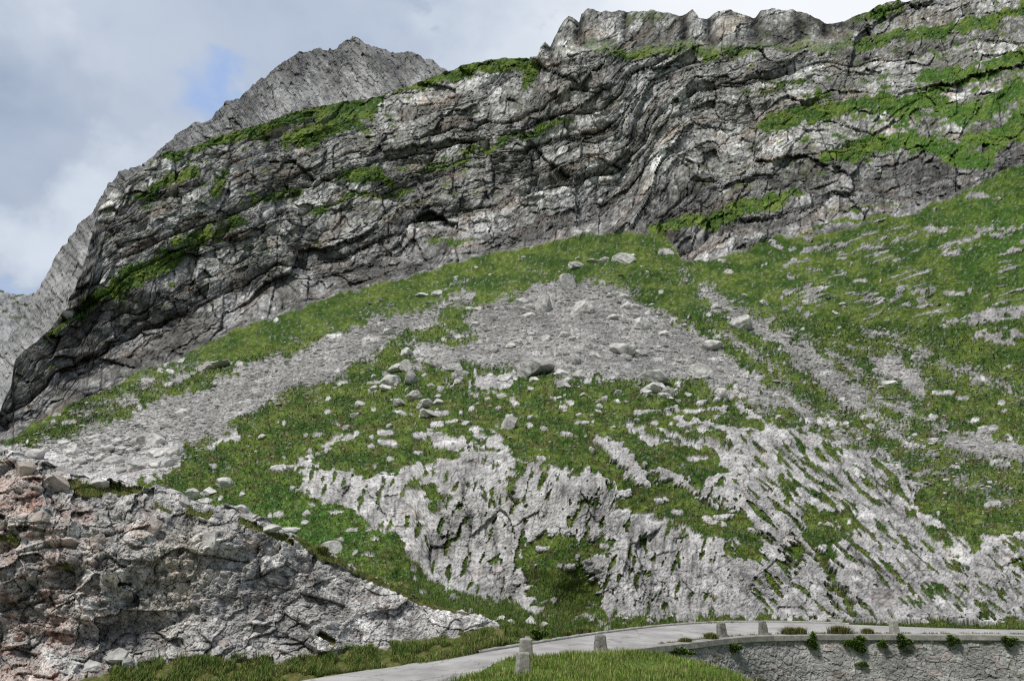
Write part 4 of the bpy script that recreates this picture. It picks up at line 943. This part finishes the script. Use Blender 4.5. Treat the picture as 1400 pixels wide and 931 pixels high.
def boulder(px, py, w, h, label, group=None, mat='w', seed=None, sf=surf, tilt=.15, cuts=11, cat='boulder', name='boulder', mesh=None):
    """px,py = middle of its foot line"""
    p, n, m = sf(px, py); nb[0] += 1; s = seed or (600+nb[0]); rg = np.random.RandomState(s)
    W = w*m/2; H = h*m/2
    if mesh is None:
        V = rockshape(s, W, W*rg.uniform(.7, .95), H*1.25, cuts)
        me = tri_mesh(name, V, BF, MATS[mat], smooth=False); o = me
    else:
        o = bpy.data.objects.new(name, mesh); COL.objects.link(o); o.scale = (W, W*.85, H*1.25)
    o.location = (p[0], p[1]+W*.25, p[2]+H*.40); o.rotation_euler = (rg.uniform(-tilt, tilt), rg.uniform(-tilt, tilt), rg.uniform(-.5, .5))
    tag(o, label, cat, group); return o
NAMED = [
 (855,358,30,15,'big flat-topped pale block on the grass high under the cliff, upper right of the scree','w',.04,6),
 (825,355,13,8,'small white stone just left of the big flat-topped block under the cliff','w',.2,9),
 (787,366,22,10,'low pale slab at the left end of the stone patch above the fan apex','w',.2,9),
 (811,358,16,6,'thin flat slab in the middle of the stone patch above the fan apex','g',.2,9),
 (596,403,14,10,'pale cube-like stone on the grass below the cliff foot, left of the fan apex','w',.2,7),
 (575,403,20,7,'low whitish slab just left of the cube-like stone under the cliff','w',.2,9),
 (634,403,9,10,'small upright stone at the tip of the left scree tongue','w',.3,9),
 (774,395,22,24,'upright grey block standing at the very apex of the scree fan','g',.1,8),
 (745,424,24,34,'pointed dark grey fin of rock rising from the upper scree','g',.1,12),
 (720,424,20,14,'rounded white boulder left of the pointed grey fin','w',.2,14),
 (722,433,17,8,'small white boulder below the rounded one beside the pointed fin','w',.2,9),
 (797,427,30,18,'rough pitted boulder in the upper scree right of the pointed fin','w',.1,20),
 (810,409,16,9,'grey block just above the rough pitted boulder','g',.2,9),
 (838,436,16,7,'flat pale slab in the upper scree between the pitted boulder and the tall light block','w',.2,9),
 (876,447,24,18,'tall light block on the right side of the upper scree','w',.2,9),
 (850,484,34,20,'bright white wedge-shaped boulder low on the right of the scree fan','w',.1,7),
 (873,484,20,6,'thin slab lying against the foot of the bright white wedge boulder','w',.1,7),
 (770,461,16,9,'small block in the heap in the middle of the scree','w',.2,9),
 (782,464,18,6,'flat slab right of the small block in the middle of the scree','w',.2,9),
 (733,511,44,22,'large dark grey wedge at the lower edge of the scree fan','g',.06,7),
 (767,513,18,11,'white angular boulder touching the right end of the large dark wedge','w',.2,9),
 (797,516,24,12,'pale angular boulder second to the right of the dark wedge','w',.2,9),
 (786,498,16,12,'grey block above the pale boulders at the lower fan edge','g',.2,9),
 (897,523,40,18,'broad grey boulder at the lower right edge of the scree fan','g',.1,12),
 (888,535,24,12,'white boulder under the broad grey one at the lower right fan edge','w',.2,10),
 (907,543,16,8,'small white stone beneath the cluster at the lower right fan edge','w',.2,10),
 (955,516,34,20,'large white boulder at the right margin of the scree fan','w',.1,10),
 (973,478,34,14,'pale cracked boulder above the large white one on the right fan margin','w',.1,12),
 (986,543,16,18,'upright white boulder below the right fan margin','w',.2,10),
 (1013,452,28,20,'big isolated boulder beside the narrow stone gully on the right','w',.1,14),
 (1043,418,16,7,'flat white stone on the grass above the big gully boulder','w',.2,9),
 (1018,406,9,5,'tiny white stone near the head of the stone gully','w',.2,9),
 (981,461,12,5,'small flat stone left of the big gully boulder','w',.2,9),
 (1218,525,18,6,'flat white stone in the middle of the right-hand scree patch','w',.1,9),
 (1203,545,14,5,'low pale stone below the flat white one on the right slope','g',.1,9),
 (697,586,24,19,'solitary rounded grey boulder on the green meadow above the white slabs','n',.1,14),
 (638,582,15,10,'small white boulder left of the solitary grey one on the meadow','w',.2,9),
 (557,508,20,17,'tall grey boulder at the upper left corner of the mound rocks','n',.2,14),
 (536,524,28,14,'white domed boulder on the mound edge','w',.2,14),
 (528,534,22,9,'white slab below the domed boulder on the mound edge','w',.2,9),
 (597,500,22,14,'grey block at the foot of the scree, left of the mound top','n',.2,12),
 (620,504,28,12,'long grey block right of its neighbour at the foot of the scree','n',.2,12),
 (565,549,22,16,'upper stone of the grey cluster on the left of the mound','n',.2,12),
 (580,556,26,14,'middle stone of the grey cluster on the left of the mound','n',.2,12),
 (600,553,16,12,'rightmost stone of the grey cluster on the left of the mound','n',.2,12),
 (545,556,22,12,'leftmost stone of the grey cluster on the left of the mound','n',.2,12),
 (584,571,38,14,'wide cracked boulder below the grey cluster on the mound','n',.1,18),
 (493,558,16,8,'pale boulder on the grass left of the mound cluster','w',.2,9),
 (281,505,20,16,'grey boulder left of the long tilted slab on the grass below the cliff','n',.2,12),
 (304,499,36,12,'long tilted slab beside the grey boulder below the left cliff','n',.3,9),
 (210,446,0,0,'','w',0,0),
 (530,458,18,14,'pale boulder in the left scree tongue near its top','w',.2,12),
 (452,757,32,20,'smooth pale boulder in the grassy gully just behind the outcrop crest','w',.1,14),
 (486,760,9,8,'little stone on the grass right of the smooth pale boulder','w',.2,9),
 (421,706,14,9,'small white stone in the green gully left of the slabs','w',.2,9),
 (417,717,13,7,'second small white stone below the first in the green gully','w',.2,9),
 (302,665,28,18,'triangular pale boulder at the left edge of the green gully','w',.2,9),
 (284,677,24,14,'pale boulder below the triangular one behind the outcrop','w',.2,12),
 (262,681,20,16,'whitish boulder touching the outcrop top beside the green gully','w',.2,12),
 (331,677,9,7,'little white stone alone in the upper green gully','w',.2,9),
 (390,731,40,14,'broken flat slab stack on the outcrop crest','w',.1,9),
 (687,850,16,11,'white stone at the right tip of the outcrop','w',.2,12),
 (699,852,11,6,'small white stone beside the one at the outcrop tip','w',.2,12),
 (724,853,20,14,'angular white boulder in the roadside grass beyond the near bollards','w',.1,9),
 (742,857,14,7,'low white stone right of the angular roadside boulder','w',.2,9),
 (808,856,9,6,'little pale stone in the grass before the road bend','w',.2,9)]
for (px, py, w, h, lab, mt, tl, cu_) in NAMED:
    if w: boulder(px, py, w*(1.22 if py < 545 else 1.08), h*(1.25 if py < 545 else 1.1), lab, None, mt, None, surf, tl, cu_)
# boulders on the near outcrop
for (px, py, w, h, lab, mt) in [(156,906,30,22,'round grey boulder at the foot of the outcrop, upper one of three','n'),(126,915,30,18,'long grey boulder at the foot of the outcrop, left one of three','n'),(169,914,17,13,'smallest round boulder at the foot of the outcrop, right one of three','n'),
    (205,728,26,24,'rounded pinkish boulder perched in the middle of the outcrop rubble','p'),(130,742,26,16,'pale pink boulder under the turf ledge of the outcrop','p'),(75,665,36,22,'reddish boulder on the top left of the outcrop','p'),(30,652,30,22,'pink-topped boulder at the far left crest of the outcrop','p'),
    (132,667,32,14,'flat grey slab lying on the turf on top of the outcrop','n'),(45,715,34,16,'red-brown block below the crest boulders on the far left','p'),(226,712,18,14,'grey cobble right of the perched pinkish boulder','n'),(233,770,14,12,'yellowish stone low in the gully of the outcrop','p'),
    (250,690,26,20,'knobbly grey boulder high on the outcrop, right of the turf ledge','n'),(285,748,22,24,'upright grey block in the upper middle of the outcrop face','n'),(332,700,22,12,'light slab at the outcrop crest beside the green gully','n'),(365,727,34,12,'wide light slab on the outcrop crest','n'),(305,884,16,9,'pinkish stone low on the outcrop face above the verge','p'),(85,745,44,18,'broad pinkish block on the left part of the outcrop','p')]:
    boulder(px, py, w, h, lab, None, mt, None, osurf, .2, 14)
# shared shapes for the many small ones
PROTO = []
for k in range(10):
    V = rockshape(900+k, 1, 1, 1, 9+k % 4, .06); t_ = bpy.data.meshes.new('stone'); t_.from_pydata([tuple(v) for v in V], [], [tuple(f) for f in BF]); t_.materials.append(MATS['wwgwwnwgww'[k]]); PROTO.append(t_)
def scatter(n, poly, wr, lab, grp, seed, cond=None, flat=.6, sf=surf):
    rg = random.Random(seed); xs = [q[0] for q in poly]; ys = [q[1] for q in poly]; c = 0; tries = 0
    while c < n and tries < n*60:
        tries += 1
        px = rg.uniform(min(xs), max(xs)); py = rg.uniform(min(ys), max(ys))
        if sdpoly(np.array([px], F32), np.array([py], F32), poly)[0] < 0: continue
        if cond:
            i = int((px-cols[0])/STEP); t = (py-bot[i])/(top[i]-bot[i]); r = int(np.clip(round(t*(NR-1)), 1, NR-2))
            if not cond(r, i): continue
        w = wr[0]+(wr[1]-wr[0])*rg.random()**2.2
        boulder(px, py, w, w*rg.uniform(.45, .8)*flat/.6, lab, grp, 'w', 3000+seed*200+c, sf, .3, 9, 'rock', 'rock', PROTO[rg.randrange(10)]); c += 1
isg = lambda r, i: grass[r, i] > .5
iss = lambda r, i: scree[r, i] > .5
scatter(60, [(420,560),(540,505),(700,510),(900,530),(1000,560),(900,620),(700,615),(560,600),(440,620),(330,640),(330,600)], (4,13), 'small pale rock poking out of the meadow above the white slabs', 'pale rocks strewn over the meadow', 1, isg)
scatter(34, [(500,505),(560,480),(640,500),(760,505),(900,520),(960,545),(900,560),(760,530),(640,525),(520,560)], (9,27), 'angular boulder along the lower edge of the scree fan', 'boulders along the foot of the scree fan', 2)
scatter(36, [(700,400),(850,400),(960,470),(950,500),(840,500),(640,490),(640,450)], (6,22), 'pale block resting on the grey scree of the fan', 'blocks lying on the scree fan', 3, iss)
scatter(40, [(20,618),(120,598),(240,590),(250,625),(225,650),(60,640)], (12,34), 'light grey block in the boulder field at the foot of the left scree tongue', 'blocks at the foot of the left scree tongue', 4)
scatter(20, [(540,385),(760,345),(900,350),(960,400),(900,410),(720,380),(560,410)], (4,9), 'small stone on the steep grass between the fan and the cliff', 'stones on the grass under the cliff', 5, isg)
scatter(26, [(1000,400),(1120,380),(1250,500),(1380,600),(1390,690),(1250,650),(1080,560)], (4,12), 'small stone on the green slope of the right-hand valley', 'stones on the right-hand slope', 6, isg)
scatter(48, [(860,838),(1000,838),(1400,838),(1400,852),(1200,849),(1000,845),(860,856),(800,856)], (4,12), 'white rubble stone lying beside the far kerb at the foot of the slabs', 'rubble along the far kerb', 7)
# ================================================================== plants on and above the wall
def plant(px, py, Y, w, h, label, kind, group='plants growing on the wall', hang=False, n=None, wide=None):
    if 'roadside' in group: (x, y, z), _, m = surf(px, py)
    elif 'outcrop' in group: x, y, z = at(px, py, Y); m = mpp(px, py, Y)
    elif hang: x, y, z = onwall(px, -.06); z = ztan(py)*y; m = mpp(px, py, y)
    else: x, y, z = onwall(px, .22); m = mpp(px, py, y)
    x, y, z = float(x), float(y), float(z); W, H = w*m, h*m
    if kind == 'tuft':
        n = n or 900; r = RNG.normal(0, W*.22, n); B = np.stack([r, RNG.normal(0, .07, n), 0*r], -1)
        col = np.array([.24, .22, .09])*(.55+.9*RNG.rand(n)[:, None]); gm_ = RNG.rand(n) < .45; col[gm_] = np.array([.13, .17, .04])*(.6+.8*RNG.rand(gm_.sum())[:, None])
        o = blades('grass_tuft', B, H*(.5+.6*RNG.rand(n)), .012+.012*RNG.rand(n), col, 1.1, lean=np.stack([r/W*1.4, -.1+0*r, 0*r], -1))
        cat = 'grass tuft'
    else:
        n = n or 1500; th = RNG.rand(n)*2*pi; rr = RNG.rand(n)**.45; lob = .75+.35*np.sin(th*3+RNG.rand()*6)
        c = np.stack([np.cos(th)*rr*W/2*lob, RNG.normal(-.03, .04, n)-.05*(1-rr), np.sin(th)*rr*H/2*lob-(H*.42 if hang else -H*.4)], -1)
        d = RNG.normal(size=(n, 3)); d[:, 2] = np.abs(d[:, 2]); d /= np.linalg.norm(d, axis=1, keepdims=True)
        col = np.array([.15, .23, .055])*(.5+1.3*RNG.rand(n)[:, None]**1.5)
        o = blades('wall_plant', c, .05+.07*RNG.rand(n), .03+.03*RNG.rand(n), col, 1.0, up=d)
        cat = 'plant'
    o.location = (x, y, z); tag(o, label, cat, group)
plant(1152,866,32.5,26,12,'dome of pale dry grass on the coping above the bushiest wall plant','tuft',n=1500)
plant(1190,866.5,32.5,14,8,'smaller dome of dry grass left of the rightmost bollard','tuft')
plant(1083,866,32.3,16,11,'yellowish grass tuft on the coping, left one of a pair','tuft')
plant(1098,866,32.3,14,10,'yellowish grass tuft on the coping, right one of a pair','tuft')
plant(978,882,30.7,15,9,'straw coloured tuft hiding the foot of the weathered guard stone on the bend','tuft',n=1500)
plant(944,877,29.7,14,6,'low grass tuft on the joint between the first coping slabs','tuft')
plant(1108,866,32.1,16,24,'green plant spilling down the wall below the paired tufts','leaf',hang=True)
plant(1168,870,32.1,34,22,'bushiest green plant hanging on the wall under the dry grass dome','leaf',hang=True,n=2400)
plant(1233,868,32.1,22,20,'bright leafy plant clinging to the wall below the rightmost bollard','leaf',hang=True)
plant(1300,869,31.9,18,15,'compact leafy plant on the coping right of the rightmost bollard','leaf',hang=True)
plant(1377,870,31.6,22,14,'rounded olive cushion plant on the coping at the far right','leaf',hang=True)
plant(1203,876,32.0,12,10,'small plant in a wall joint between the two larger hanging ones','leaf',hang=True)
plant(1002,880,30.8,18,12,'green plant growing over the wall beside the weathered guard stone','leaf',hang=True)
plant(1172,905,31.6,20,6,'thin green plant low on the wall face','leaf',hang=True,n=600)
plant(925,887,28.9,50,9,'dark green mat of plants running under the first coping slabs','leaf',hang=True,n=2400)
plant(798,868,30.3,20,10,'dry brownish bush on the far kerb of the road','tuft','roadside bushes')
plant(737,876,27.8,24,16,'dark green leafy bush at the far road edge behind the near bollards','leaf','roadside bushes',n=2600)
plant(772,871,29.0,14,8,'small dry tuft on the far kerb left of the brownish bush','tuft','roadside bushes')
plant(440,757,25.9,16,12,'straw coloured tuft on the outcrop crest beside the smooth pale boulder','tuft','tufts on the outcrop')
# low weeds along the near road edge
wb = []; 
for k in range(5200):
    i = random.randrange(NS*45//100, NS-2); 
    if float(noise2(np.float32(i/5.), np.float32(2.), 450)) < -.1: continue
    p = ne_[i]+np.array([random.gauss(0, .05), random.gauss(-.02, .07), .01]); wb.append(p)
wb = np.array(wb); n_ = len(wb)
o = blades('edge_weeds', wb, .04+.10*RNG.rand(n_)**2, .012+.012*RNG.rand(n_), gcolr(n_, .55)*.85); tag(o, 'low weeds growing along the near edge of the asphalt', 'weeds'); o['kind'] = 'stuff'
